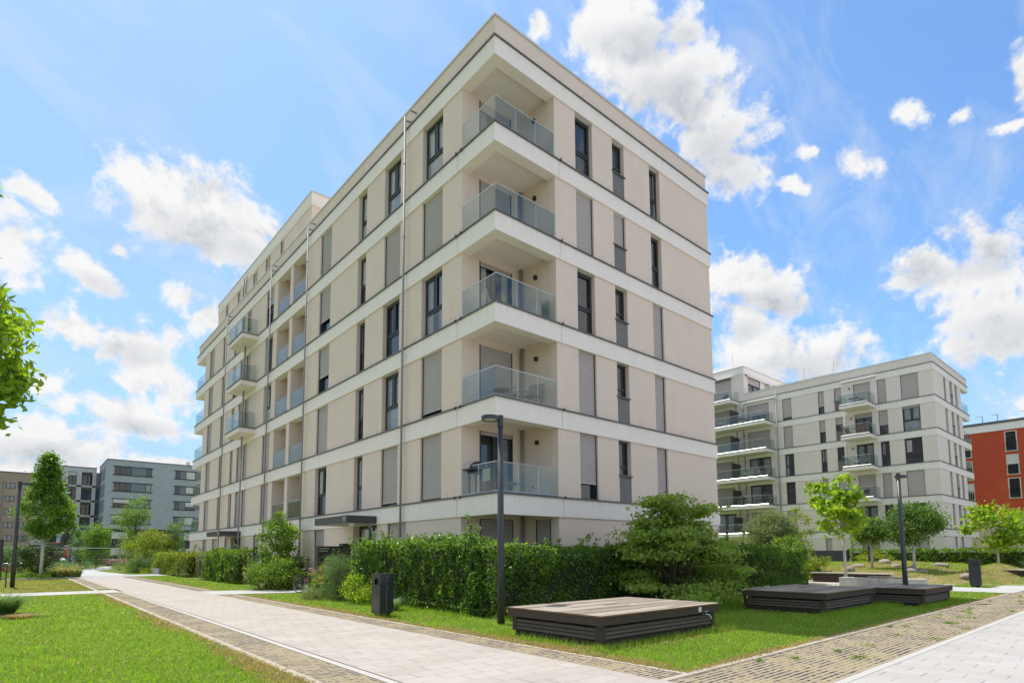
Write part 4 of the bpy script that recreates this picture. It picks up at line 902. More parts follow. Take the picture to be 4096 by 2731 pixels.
hedge('clipped_hedge', 'dark hedge at the right edge behind the young maple tree', 45.6, 46.8, -30, -12.6, 1.75, 9000, .15, L_DARK, shoots=20, seed=13)
# maple shrub before the long hedge
cl = []
for i in range(84):
    z = RS.uniform(.35, 3.3) if RS.uniform() < .5 else RS.uniform(.5, 2.3)
    two = z > 2.1
    R_ = 2.1*(1-(z/3.9)**1.15)**.8 if not two else .95*(1-(z-2.1)/2.2)
    cx_ = 0 if not two else (-.5 if RS.uniform() < .5 else .55)
    a = RS.uniform(0, 6.28); q = R_*RS.uniform(.35, 1)**.6; cl.append((cx_+math.cos(a)*q*1.22-.1, math.sin(a)*q*.95-.1, z))
tree('maple_shrub', 'spreading green maple shrub with several stems before the shaded hedge', (4.35,-3.35,0), .5, (0,0,1.6), (2.1,1.8,1.9), 23000, .11, L_MAPLE, BARK, rc=.42, trunk_r=.06, cat='shrub', limbs=22, cl=cl, stems=4, up=.9, droop=.5, aspect=.75, sc=(1.25,1.25,.32))
# trees on the right
tree('catalpa_tree', 'young catalpa tree with big bright leaves and bare forked branches beside the concrete bench', (18.85,-2.95,0), 2.15, (-.2,.15,3.75), (1.3,1.3,1.6), 1350, .27, L_BRIGHT, LIME, K=34, rc=.36, trunk_r=.065, limbs=26, up=.2, droop=1.3, aspect=.8, shell=.45)
tree('globe_robinia', 'smaller ball crowned robinia on a pale trunk, left of the right hand street lamp', (26.6,-1.65,mz(26.6,-1.65)-.06), 1.15, (0,0,2.18), (.74,.74,.66), 7500, .14, L_ROBIN, LIME, K=60, rc=.34, trunk_r=.06, limbs=8, droop=.9, group='ball crowned robinias on the mound', aspect=.45, shell=.75)
tree('globe_robinia', 'larger ball crowned robinia on a pale trunk directly behind the right hand street lamp', (26.1,-3.85,mz(26.1,-3.85)-.06), 1.40, (0,0,2.62), (1.12,1.12,1.0), 14000, .15, L_ROBIN, LIME, K=95, rc=.42, trunk_r=.075, limbs=8, droop=.9, group='ball crowned robinias on the mound', aspect=.45, shell=.75)
tree('young_maple', 'young lime green maple tree on a white trunk near the right edge', (41.2,-4.9,.1), 1.9, (-.1,-.3,3.2), (2.2,2.2,1.6), 2600, .24, L_BRIGHT, LIME, K=34, rc=.6, trunk_r=.07, limbs=18, up=.6, droop=.6, aspect=.85, shell=.4)
tree('leafy_tree', 'second pale green tree cut off by the right edge of the view', (46,-9.2,.0), 1.2, (0,0,2.6), (1.8,1.8,1.7), 3500, .2, L_BRIGHT, BARK, K=30, rc=.6, trunk_r=.06)
tree('willow_tree', 'round silvery willow standing behind the right end of the shaded hedge', (18.8,.45,0), 1.1, (0,0,2.45), (1.15,1.15,1.05), 16000, .16, L_WILLOW, BARK, K=80, rc=.38, trunk_r=.05, droop=1.2, aspect=.2, shell=.75)
tree('birch_sapling', 'thin airy yellow green sapling between the round willow and the catalpa', (22.3,.55,0), .5, (0,0,2.3), (.75,.75,1.9), 1900, .11, L_YELLOW, BARK, K=42, rc=.24, trunk_r=.03, limbs=26)
tree('leafy_shrub', 'rough green shrub poking out above the right end of the shaded hedge', (17.2,-.9,0), .3, (0,0,1.4), (1.0,1.0,.9), 3600, .10, L_OAK, BARK, K=26, rc=.3, cat='shrub')
tree('leafy_shrub', 'yellow green bush between the hedge end and the dark gate', (24,.3,0), .2, (0,0,.6), (1.0,.9,.8), 2600, .12, L_YELLOW, BARK, K=26, rc=.3, cat='shrub')
tree('leafy_shrub', 'tall yellow shrub close beside the dark gate of the pale block', (26.5,3.0,0), .3, (0,0,1.1), (.6,.6,1.1), 2200, .12, L_YELLOW, BARK, K=24, rc=.28, cat='shrub')
tree('leafy_shrub', 'small yellow bush before the far hedge behind the smaller robinia', (40,2.2,.3), .2, (0,0,.55), (1.3,1.3,.6), 1500, .15, L_YELLOW, BARK, K=20, rc=.3, cat='shrub')
# trees and shrubs far left
cl = []
for i in range(210):
    f = RS.uniform(0,1)**1.0; z = 3.0+6.0*f; R_ = 1.75*min(1, (f+.10)/.30)*(1-max(0, f-.25)/.80)**.95; a = RS.uniform(0,6.28); q = R_*RS.uniform(.1,1)**.5*RS.uniform(.8,1.15); cl.append((.1+math.cos(a)*q, math.sin(a)*q, z))
tree('hornbeam_tree', 'tall green tree with a whitewashed trunk left of the paved path', (-9.5,41.2,0), 3.0, (.1,0,5.8), (1.75,1.75,3.0), 11000, .21, L_OAK, LIME, rc=.40, trunk_r=.10, limbs=30, up=.3, aspect=.6, cl=cl)
tree('leafy_shrub', 'dark green bush behind the whitewashed trunk', (-9.6,43.2,0), .3, (0,0,1.5), (1.05,1.05,1.5), 5200, .13, L_DARK, BARK, K=44, rc=.4, cat='shrub')
tree('leafy_shrub', 'loose pale green bush behind the red bicycle by the left street lamp', (-11.6,48,0), .3, (0,0,1.3), (1.6,1.2,1.2), 3200, .15, L_GREY, BARK, K=40, rc=.4, cat='shrub')
tree('garden_tree', 'yellow leaved bushy tree before the slate grey block', (-1.1,52,0), .8, (0,0,2.1), (2.1,1.9,1.9), 8000, .16, L_YELLOW, BARK, K=70, rc=.55, trunk_r=.06)
tree('garden_tree', 'slender open tree rising behind the yellow leaved tree', (-1.9,56,0), 2, (0,0,5.0), (1.6,1.4,3.0), 4600, .16, L_OAK, BARK, K=52, rc=.5, trunk_r=.07, limbs=24, shell=.3)
tree('garden_tree', 'wispy grey green tree next to the far corner balconies of the beige block', (1.2,52.5,0), 1, (0,0,3.2), (1.3,1.2,2.1), 4200, .14, L_GREY, BARK, K=46, rc=.42, trunk_r=.05, limbs=20)
tree('garden_tree', 'green young tree right of the green litter bin beyond the fence', (-3.3,75,0), .8, (0,0,3.0), (1.55,1.5,2.5), 6500, .2, L_OAK, BARK, K=62, rc=.55, trunk_r=.07)
tree('garden_tree', 'paler young tree beyond the fence, next to the excavator arm', (-4.6,79,0), .8, (0,0,3.3), (1.2,1.2,2.8), 3600, .2, L_GREY, BARK, K=46, rc=.5, trunk_r=.06, limbs=20)
tree('garden_tree', 'small thin sapling tied to a wooden frame beside the fence joint', (-1.5,66,0), .8, (0,0,2.2), (.9,.9,1.6), 900, .14, L_GREY, BARK, K=24, rc=.3, trunk_r=.04, limbs=20)
tree('leafy_shrub', 'grey green feathery shrub left of the far concrete bench', (-2.4,49,0), .2, (0,0,.95), (.75,.75,.9), 3600, .12, L_GREY, BARK, K=30, rc=.35, cat='shrub', aspect=.25)
tree('leafy_shrub', 'second grey green shrub behind the far concrete bench', (-1.0,48.6,0), .2, (0,0,1.0), (1.1,.8,1.0), 3600, .12, L_GREY, BARK, K=34, rc=.35, cat='shrub', aspect=.25)
tree('leafy_shrub', 'red leaved small bush by the yellow green hedge', (.2,48,0), .2, (-1,0,.7), (.5,.5,.5), 700, .12, PINK, BARK, K=12, rc=.25, cat='shrub')
# shrub and flower group by the entry path
tall = tree('drooping_shrub', 'tall shrub with drooping leaves beside the entry path', (-1.35,14.9,0), .6, (0,0,2.2), (.85,1.1,1.35), 3300, .17, L_OAK, BARK, K=48, rc=.3, trunk_r=.035, cat='shrub', droop=2.2, up=0, aspect=.36, limbs=20)
bud = tree('butterfly_bush', 'arching butterfly bush with faded cream flower spikes at the entry path', (-1.75,14.2,0), .3, (0,0,.75), (1.05,1.7,.72), 7500, .13, L_OAK, BARK, K=70, rc=.34, cat='shrub', droop=1, aspect=.3, limbs=16, stems=3)
P_ = np.concatenate([np.array([x,y,z])+RS.normal(size=(60,3))*np.array([.04,.10,.06]) for x,y,z in ((-1.0,1.2,.75),(-1.0,.9,.55),(-.9,.4,.85),(-.95,-1.2,.3),(-.6,.2,1.25))]); leaves('flower_spikes', P_, .035, CREAMF, bud)
pf = tree('flowering_shrub', 'shrub with pink flower heads beside the bicycle', (-2.1,7.7,0), .2, (0,0,.6), (.42,.6,.55), 3000, .08, L_OAK, BARK, K=34, rc=.22, cat='shrub')
P_ = np.concatenate([np.array([RS.uniform(-.5,.1),RS.uniform(-.7,.5),RS.uniform(.55,1.15)])+RS.normal(size=(26,3))*.04 for _ in range(22)]); leaves('blossom', P_, .035, PINK, pf)
tree('feathery_shrub', 'feathery grey green shrub left of the sunlit hedge', (-2.25,6.1,0), .2, (0,0,.85), (.5,.6,.85), 8000, .075, L_GREY, BARK, K=70, rc=.24, cat='shrub', aspect=.2)
tree('feathery_shrub', 'low silvery ground shrub at the lawn edge below the pink flowers', (-2.7,7.0,0), .05, (0,0,.18), (.55,.95,.2), 3200, .06, L_WILLOW, BARK, K=30, rc=.16, cat='shrub', aspect=.2)
tree('leafy_shrub', 'bright low bush at the foot of the sunlit hedge near the litter bin', (-2.35,4.2,0), .05, (0,0,.45), (.4,1.0,.45), 3200, .07, L_BRIGHT, BARK, K=34, rc=.2, cat='shrub')
clump_grass('ornamental_grass', 'arching grass tuft squeezed between the litter bin and the hedge', (-2.75,1.35,0), .42, .42, 420, L_BLUEG)
clump_grass('ornamental_grass', 'blue green grass clump at the left edge beside the narrow side path', (-11.25,7.6,0), .75, .62, 1700, L_BLUEG, w=.014)
clump_grass('ornamental_grass', 'dry low grass tuft below the blue green clump', (-10.75,6.4,0), .5, .12, 400, L_STRAW)
for i, (x,y,s) in enumerate(((-8.3,41.2,.6),(-7.7,41.0,.55),(-7.35,41.4,.5),(-8.8,41.6,.5))):
    clump_grass('ornamental_grass', ['cream plumed grass clump second from the path corner','cream plumed grass clump close to the path corner','short plumed grass clump right at the path corner','plumed grass clump nearest the whitewashed trunk'][i], (x,y,0), s, .75*s/.55, 420, L_FEATHER if i < 2 else L_GREY, w=.03, plume=3, group='plumed grasses at the path corner')
clump_grass('ornamental_grass', 'spiky grass tuft at the right edge before the dark hedge', (36.5,-7.6,0), .9, 1.1, 500, L_BLUEG, w=.04)
clump_grass('ornamental_grass', 'yellow grass tuft behind the far litter bin', (33,-4.9,0), .7, .6, 400, L_STRAW, w=.04)
# bed by the left tree
b_ = MB(); PB = np.stack([RS.uniform(-16,-7.2,9000), RS.uniform(40.6,43.5,9000), RS.uniform(0,.55,9000)**1.1], 1); PB[:,2] *= .5+.5*np.sin(PB[:,0]*2)**2
tag(leaves('flower_bed', PB, .13, L_OAK, aspect=.4), None, None, None, 'stuff')
PB = np.stack([RS.uniform(-14,8,16000), RS.uniform(46,64,16000), RS.uniform(0,.5,16000)], 1); PB = PB[(PB[:,0] < -7.5) | (PB[:,0] > -2.6)]
tag(leaves('meadow_plants', PB, .22, L_YELLOW, aspect=.25, up=-.2), None, None, None, 'stuff')
PB = np.stack([RS.uniform(-22,14,16000), RS.uniform(66,88,16000), RS.uniform(0,.8,16000)**1.2], 1); PB = PB[np.abs(PB[:,0]+5.5+(PB[:,1]-62)*-.2) > 1.6]
tag(leaves('wild_growth', PB, .30, L_GREY, aspect=.25, up=-.2), None, None, None, 'stuff')

# near overhanging tree at the left edge
cl = [(-11.0,-6.35,3.0),(-10.95,-6.3,3.3),(-11.05,-6.2,3.55),(-11.1,-6.3,3.9),(-11.25,-6.25,4.2),(-11.05,-6.15,2.75),(-11.35,-6.3,2.6),(-11.3,-6.2,5.0),(-11.2,-6.3,3.1),(-10.85,-6.25,3.15),(-11.0,-6.1,3.75),(-11.15,-6.35,3.4),(-10.9,-6.35,2.98),(-11.22,-6.3,2.45)]
cl = [(x+12.2-.20, y+5.4+.02, z+.16) for x,y,z in cl]+[tuple(q) for q in clumps_ellipsoid((.1,-.1,3.9), (1.0,1.0,1.5), 34, .3)]
tree('leafy_tree', 'near tree whose bright leaves hang in from the left edge of the view', (-12.2,-5.4,0), 2.0, (.1,0,3.9), (1.1,1.1,1.6), 6600, .10, L_BRIGHT, BARK, rc=.17, trunk_r=.08, cl=cl, limbs=48, droop=.8, aspect=.45)

# ------------------------------------------------------------------ lawns
def area_pts(n, polys, c=(-10.95,-13.5), rmax=30, rmin=2.0, excl=()):
    r = rmin*(rmax/rmin)**RS.uniform(0, 1, n*6); a = RS.uniform(R(-5), R(112), n*6)
    X, Y = c[0]+r*np.cos(a), c[1]+r*np.sin(a); ok = np.zeros(len(X), bool)
    for (x0,x1,y0,y1) in polys: ok |= (X>x0)&(X<x1)&(Y>y0)&(Y<y1)
    for (x0,x1,y0,y1) in excl: ok &= ~((X>x0)&(X<x1)&(Y>y0)&(Y<y1))
    return np.stack([X,Y],1)[ok], r[ok]
LAWN = [(-30,-8.07,-14,16.65),(-30,-8.11,19.6,40.4),(-4.12,17.3,-9.09,-2.3),(-4.09,-2.0,-3,10.5),(-4.05,-1.75,15.4,39),(20.8,60,-7.8,-4)]
EXC = [(-3.5,.26,-7.06,-4.6),(4.8,8.35,-7.4,-5.1),(9.0,11.75,-8.5,-7)]
def fbm2(P, s, seed=0): return noise3(np.concatenate([P, np.zeros((len(P),1))], 1), s, seed)
def edge_dry(P):
    x, y = P[:,0], P[:,1]
    d = np.full(len(P), 9.0)
    for e in (np.abs(x+8.1), np.abs(x+4.12)): d = np.minimum(d, e)
    d = np.minimum(d, np.where(x > -4.2, np.abs(y+9.05)*2.2, 9)); d = np.minimum(d, np.where(x < -8, np.abs(y-16.5)*.45, 9)); d = np.minimum(d, np.where(x < -8, np.abs(y-21)*.3, 9))
    dx = np.maximum(np.maximum(-3.5-x, x-.26), 0); dy = np.maximum(np.maximum(-7.06-y, y+4.6), 0); pd = np.hypot(dx, dy)+np.where(y > -6.5, .35, 0); d = np.minimum(d, pd*1.1+.05)
    return d
P, r = area_pts(400000, LAWN, excl=EXC, rmax=58); keep = RS.permutation(len(P))[:460000]; P, r = P[keep], r[keep]
dry = np.clip(.80+.28*(P[:,0] > -5)-edge_dry(P)/.42+.42*fbm2(P, 1.6, 4), 0.01, 1)*.9; far = (P[:,1] > 21)&(P[:,0] < -8); dry = np.maximum(dry, np.where(far, .35+.3*fbm2(P,.8,6), 0))
isd = RS.uniform(0,1,len(P)) < dry
tag(blades('lawn_grass', P[~isd], .048, .0035+.0011*r[~isd], L_GRASS, lean=.55), None, None, None, 'stuff')
PD = np.repeat(P[isd], 3, 0); PD = PD+RS.normal(0, .02, PD.shape); RD_ = np.repeat(r[isd], 3); PD, RD_ = PD[:200000], RD_[:200000]
tag(blades('dry_grass', PD, .04, .009+.0022*RD_, L_STRAW, lean=1.1), None, None, None, 'stuff')
# taller unmown grass against the hedge, between and round the platforms
T_ = []
for (x0,x1,y0,y1,n) in ((-2.2,17,-4.3,-2.4,26000),(.4,4.8,-5.2,-4,5000),(4.4,9.2,-8.0,-7.35,4200),(8.4,9.3,-7.6,-5,2000),(-3.75,.5,-7.35,-7.05,2200),(-3.8,-3.5,-7.2,-4.3,900),(8.6,12.4,-8.85,-8.4,2400),(9,14,-6.9,-5.5,5000),(-2.5,-2.0,-1.6,4,2000),(-4.0,-3.4,-.35,.4,500)):
    T_.append(np.stack([RS.uniform(x0,x1,n), RS.uniform(y0,y1,n)], 1))
T_ = np.concatenate(T_); 
ok = np.ones(len(T_), bool)
for (x0,x1,y0,y1) in EXC: ok &= ~((T_[:,0]>x0)&(T_[:,0]<x1)&(T_[:,1]>y0)&(T_[:,1]<y1))
T_ = T_[ok]; sd_ = RS.uniform(0,1,len(T_)) < .16
tag(blades('tall_grass', T_[~sd_], .13, .009, L_GRASS, lean=.35), None, None, None, 'stuff')
tag(blades('seed_heads', T_[sd_][:2600], .24, .007, L_STRAW, lean=.35), None, None, None, 'stuff')
# mound grass and weeds between pavers
X = RS.uniform(23.4, 42.8, 60000); Y = RS.uniform(-8.8, 8.8, 60000); zz = np.array([mz(a, b) for a, b in zip(X, Y)]); k = fbm2(np.stack([X,Y],1), .9, 8) > RS.uniform(-.75, 1.0, len(X))
tag(blades('mound_grass', np.stack([X,Y],1)[k], .11, .03, L_GRASS, z=zz[k], lean=.6), None, None, None, 'stuff'); k = ~k & (RS.uniform(0,1,len(X)) < .75)
tag(blades('dry_mound_grass', np.stack([X,Y],1)[k], .08, .03, L_STRAW, z=zz[k], lean=.9), None, None, None, 'stuff')
WP = []
for i in range(34):
    x, y = (RS.uniform(-3.5, 16), RS.uniform(-10.5,-9.3)) if i < 50 else (RS.uniform(-7.9,-7.4), RS.uniform(-8, 6)); s = RS.uniform(.02,.07)
    WP.append(np.stack([x+RS.normal(0,s*1.4,60), y+RS.normal(0,s,60), RS.uniform(.01,.04,60)], 1))
tag(leaves('paver_weeds', np.concatenate(WP), .028, L_OAK, up=.5), None, None, None, 'stuff')

# ------------------------------------------------------------------ deck platforms
def wood_mat(name, cols, rough=.8, sc=(.6,14,14)):
    def f(m, t, p, g):
        cr = t.nodes.new('ShaderNodeValToRGB'); e = cr.color_ramp.elements; e[0].color = rgb(cols[0]); e[1].color = rgb(cols[1]); t.links.new(g.outputs['Random Per Island'], cr.inputs[0])
        mp = t.nodes.new('ShaderNodeMapping'); mp.inputs['Scale'].default_value = sc; t.links.new(g.outputs['Position'], mp.inputs[0]); n = t.nodes.new('ShaderNodeTexNoise'); n.inputs['Scale'].default_value = 3; n.inputs['Detail'].default_value = 8; n.inputs['Roughness'].default_value = .7; t.links.new(mp.outputs[0], n.inputs[0])
        r = t.nodes.new('ShaderNodeMapRange'); r.inputs[1].default_value = .3; r.inputs[2].default_value = .7; r.inputs[3].default_value = .72; r.inputs[4].default_value = 1.15; t.links.new(n.outputs['Fac'], r.inputs[0])
        x = t.nodes.new('ShaderNodeVectorMath'); x.operation = 'SCALE'; t.links.new(cr.outputs[0], x.inputs[0]); t.links.new(r.outputs[0], x.inputs['Scale']); t.links.new(x.outputs[0], p.inputs['Base Color'])
        b = t.nodes.new('ShaderNodeBump'); b.inputs['Strength'].default_value = .4; b.inputs['Distance'].default_value = .004; t.links.new(n.outputs['Fac'], b.inputs['Height']); t.links.new(b.outputs[0], p.inputs['Normal'])
    return mat(name, cols[0], rough, spec=.3, build=f)
DECK = wood_mat('weathered_decking', ((.20,.155,.115),(.42,.37,.31)))
EDGE = wood_mat('deck_edge_wood', ((.17,.085,.035),(.24,.13,.06)))
DARKW = wood_mat('dark_stained_wood', ((.058,.046,.036),(.078,.062,.048)), .75)
LOUV = wood_mat('louvre_slats', ((.11,.09,.075),(.15,.125,.10)), .7)
PLINTH = mat('plinth_board', (.045,.033,.024), .9, bump=.6, bscale=25, var=.5, vscale=5)
def platform(label, x0, x1, y0, y1, h=.55, tap=False, group='slatted deck platforms on the lawn'):
    t = thing('deck_platform', label, 'deck platform', ((x0+x1)/2, (y0+y1)/2, 0), 0, group); cx_, cy_ = (x0+x1)/2, (y0+y1)/2; a, b = (x1-x0)/2, (y1-y0)/2
    m = MB(); n = int(round((y1-y0)/.135)); w = (y1-y0)/n
    for i in range(n):
        xa = -a
        cuts = sorted([-a, a]+([RS.uniform(-.6*a,.6*a)] if i % 2 else [RS.uniform(-.8*a,0), RS.uniform(.1*a,.8*a)]))
        for p, q in zip(cuts, cuts[1:]): m.box(p+.002+(p == -a)*RS.uniform(0,.006), q-.002-(q == a)*RS.uniform(0,.006), -b+i*w+.005, -b+(i+1)*w-.005, h-.028, h+RS.uniform(-.0015,.0015))
    m.build('deck', DECK, t)
    m = MB(); m.box(-a+.012, a-.012, -b+.012, -b+.04, h-.17, h-.03); m.box(-a+.012, a-.012, b-.04, b-.012, h-.17, h-.03); m.box(-a+.012, -a+.04, -b+.04, b-.04, h-.17, h-.03); m.box(a-.04, a-.012, -b+.04, b-.04, h-.17, h-.03); m.build('fascia', DARKW, t)
    m = MB(); m.box(-a-.004, a+.004, -b-.006, -b+.003, h-.027, h-.006); m.box(-a-.006, -a+.0, -b+.003, b+.004, h-.027, h-.006); m.build('edge_strip', EDGE, t)
    m = MB(); I = .11
    for i in range(3):
        z = h-.20-.068*(i+1)
        for (p, q, r_, s) in ((-a+I+.09, a-I-.09, -b+I, 0), (-a+I+.09, a-I-.09, b-I, 1)):
            m.quad((p,r_-(.0 if s else .03)+(.03 if s else 0),z),(q,r_-(.0 if s else .03)+(.03 if s else 0),z),(q,r_,z+.046),(p,r_,z+.046)); 
            m.box(p, q, r_-(.034 if not s else -.0), r_+(.0 if not s else .034), z-.006, z+.004)
        for (r_, s) in ((-a+I, -1), (a-I, 1)):
            m.quad((r_+s*.03,-b+I+.09,z),(r_+s*.03,b-I-.09,z),(r_,b-I-.09,z+.046),(r_,-b+I+.09,z+.046)); m.box(min(r_,r_+s*.034), max(r_,r_+s*.034), -b+I+.09, b-I-.09, z-.006, z+.004)
    m.build('louvres', LOUV, t)
    for sx in (-1, 1):
        for sy in (-1, 1):
            m = MB(); X_, Y_ = sx*(a-I-.03), sy*(b-I-.03); m.box(X_-.06, X_+.06, Y_-.06, Y_+.06, .10, h-.17); m.build('corner_post', DARKW, t)
    m = MB(); m.box(-a+I+.01, a-I-.01, -b+I+.01, b-I-.01, 0, h-.40); m.box(-a+I+.12, a-I-.12, -b+I+.12, b-I-.12, .1, h-.06); m.build('plinth', PLINTH, t)
    if tap:
        m = MB(); m.tube([(a-.62,-b+.02,h-.18),(a-.62,-b-.06,h-.18),(a-.58,-b-.11,h-.20),(a-.55,-b-.13,h-.27)], .014, 8); m.box(a-.66,a-.58,-b-.07,-b-.01,h-.135,h-.12); m.build('water_tap', ALU, t)
        m = MB(); m.cyl((a-.62,-b-.04), .03, h-.17, h-.10, 10); m.build('tap_valve', BLACK, t)
        m = MB(); m.box(a-.78, a-.68, -b+.004, -b+.012, h-.14, h-.04); m.build('notice_plate', mat('plate_white', (.7,.7,.68), .5), t)
    return t
platform('nearest slatted wooden deck platform, beside the front street lamp, with a water tap', -3.5, .26, -7.06, -4.63, .55, True)
platform('middle slatted deck platform lying in the shade of the building', 4.74, 8.4, -7.45, -5.12, .55)
platform('farthest of the three deck platforms, behind the right street lamp', 8.92, 11.85, -8.56, -6.95, .52)
platform('low dark deck platform at the right edge under the young maple', 30.2, 33.9, -9.2, -6.7, .55)
def bench(name, label, x0, x1, y0, y1, h, seat=None, m_=CONC, segs=3, wood=False):
    t = thing(name, label, 'bench', ((x0+x1)/2,(y0+y1)/2,0)); cx_, cy_ = (x0+x1)/2, (y0+y1)/2
    for i in range(segs):
        m = MB(); a = y0+(y1-y0)*i/segs+.004; b = y0+(y1-y0)*(i+1)/segs-.004; m.box(x0-cx_, x1-cx_, a-cy_, b-cy_, 0, h); m.build('concrete_block', m_, t, bevel=.012)
    if seat:
        m = MB(); n = 5; w = (x1-x0)/n
        for i in range(n): m.box(x0-cx_+i*w+.006, x0-cx_+(i+1)*w-.006, seat[0]-cy_, seat[1]-cy_, h+.03, h+.07)
        m.box(x0-cx_+.06, x1-cx_-.06, seat[0]-cy_+.1, seat[1]-cy_-.1, h, h+.03); m.build('seat', DECK, t)
    return t
bench('concrete_bench', 'long pale concrete bench with a short wooden seat behind the deck platforms', 17.85, 18.4, -6.3, -3.0, .43, (-5.6,-4.2), segs=4)
bench('concrete_bench', 'low concrete bench with wooden top far along the path on the left', -1.7, -1.1, 43.6, 46.9, .5, (44.4,46.2), segs=2)
t = thing('slatted_bench', 'long dark slatted bench in front of the grassy mounds', 'bench', (21.75,-2.1,0))
m = MB(); 
for i in range(4): m.box(-.35+i*.175+.004, -.35+(i+1)*.175-.004, -1.95, 1.85, .47, .51)
m.build('seat', mat('pale_seat_wood', (.50,.46,.38), .7, var=.1), t)
m = MB()
for i in range(3): m.box(-.31, -.28, -1.8, 1.7, .40-.1*i-.03, .40-.1*i+.035); m.box(-.28, .28, -1.8, -1.77, .40-.1*i-.03, .40-.1*i+.035)
m.build('louvres', DARKW, t); m = MB(); m.box(-.27, .3, -1.76, 1.7, 0, .44); m.build('plinth', DARKW, t)

# ------------------------------------------------------------------ lamps, bins
LPOST = mat('lamp_paint', (.058,.058,.064), .42, .3, var=.12, vscale=7)
DIFF = mat('lamp_diffuser', (.62,.60,.50), .35)
def lamp(label, pos, H, rot, s=1.0):
    t = thing('street_lamp', label, 'street lamp', pos, rot, 'ring headed street lamps')
    m = MB(); m.tube([(0,0,-.02),(0,0,1.55*s),(0,0,1.6*s),(0,0,H)], [.088*s,.082*s,.078*s,.062*s], 24); m.build('pole', LPOST, t, smooth=True)
    m = MB(); m.cyl((0,0), .072*s, H-.25*s, H-.05*s, 20); m.cyl((0,0), .072*s, H-.04*s, H+.02*s, 20); m.build('collar', LPOST, t)
    c = (-.30*s, 0); m = MB(); n = 36; Ro, Ri = .205*s, .165*s; z0, z1 = H-.135*s, H-.045*s
    ring = lambda r_, z: m._a([(c[0]+r_*math.cos(2*math.pi*i/n), c[1]+r_*math.sin(2*math.pi*i/n), z) for i in range(n)])
    a, b, c_, d = ring(Ri, z0), ring(Ro, z0), ring(Ro, z1), ring(Ro*.55, z1+.012*s)
    for p, q in ((a,b),(b,c_),(c_,d)):
        for i in range(n): m.f.append((p+i, p+(i+1) % n, q+(i+1) % n, q+i))
    m.f.append(tuple(d+i for i in range(n))); e = ring(Ri, z0+.03*s)
    for i in range(n): m.f.append((e+i, e+(i+1) % n, a+(i+1) % n, a+i))
    m.box(-.12*s, 0, -.03*s, .03*s, H-.13*s, H-.06*s); h = m.build('lamp_head', LPOST, t)
    m = MB(); m.cyl(c, Ri-.001, z0+.018*s, z0+.024*s, 36); m.build('diffuser', DIFF, h)
    m = MB(); m.box(-.09*s, -.084*s, -.03*s, .03*s, .55*s, .95*s); m.build('service_door', LPOST, t)
    return t
lamp('front street lamp standing on the lawn beside the nearest deck platform', (-2.51,-3.25,0), 4.8, 0)
lamp('street lamp on the right in front of the farthest deck platform', (10.86,-7.53,0), 4.13, R(180), .86)
lamp('street lamp at the left edge before the brown block', (-11.0,25.7,0), 5.45, R(165), 1.15)
for (x,y,h_,lb) in ((20,3.6,3.66,'slim dark lamp post rising behind the shaded hedge'),(34,.84,1.95,'short dark post between the smaller robinia and the far hedge'),(-11.75,40,2.75,'square dark post cut off by the left edge')):
    t = thing('post', lb, 'post', (x,y,0)); m = MB(); m.tube([(0,0,0),(0,0,h_*.97)], .075 if x > 0 else .12, 12); m.build('shaft', LPOST, t); m = MB(); m.cyl((0,0), .085 if x > 0 else .13, h_*.97, h_, 12); m.build('cap', BLACK, t)
BIN = mat('bin_lacquer', (.042,.044,.052), .28, .45, coat=.3, var=.1, vscale=2)
def litterbin(label, pos, rz, w=.40, d=.40, h=1.1):
    t = thing('litter_bin', label, 'litter bin', pos, rz, 'dark box litter bins'); a, b = w/2, d/2
    m = MB(); m.box(-a+.05, a-.05, -b+.05, b-.05, 0, .12); m.build('base', BLACK, t)
    m = MB(); sx0, sx1, sz0, sz1 = -b+.05, b-.14, h-.27, h-.12
    # slot face at -x
    m.box(-a, a, -b, -b+.012, .10, h-.03); m.box(-a, a, b-.012, b, .10, h-.03); m.box(a-.012, a, -b+.012, b-.012, .10, h-.03)
    m.box(-a, -a+.012, -b+.012, b-.012, .10, sz0); m.box(-a, -a+.012, -b+.012, b-.012, sz1, h-.03); m.box(-a, -a+.012, -b+.012, sx0, sz0, sz1); m.box(-a, -a+.012, sx1, b-.012, sz0, sz1)
    m.box(-a+.012, a-.012, -b+.012, b-.012, .10, .11); m.build('body', BIN, t)
    m = MB(); m.box(-a-.004, a+.004, -b-.004, b+.004, h-.03, h); m.build('lid', BIN, t, bevel=.003)
    m = MB(); m.box(-a+.05, -a+.06, -b+.02, b-.02, sz0-.03, sz1+.03); m.build('slot_lining', BLACK, t)
    m = MB(); m.box(-.006, .0, -b-.0025, -b-.0005, .12, h-.04); m.box(.04, .055, -b-.003, -b-.0005, h-.36, h-.345); m.box(.04, .055, -b-.003, -b-.0005, h-.40, h-.385); m.box(.03,.075,-b-.003,-b-.0005,h-.075,h-.06); m.build('lock', STEEL, t)
    return t
litterbin('anthracite litter bin at the edge of the main path before the sunlit hedge', (-3.70,.12,0), R(4))
litterbin('dark litter bin far right beside the grassy mound and cross path', (21.3,-7.35,0), R(8), .42, .42, 1.22)

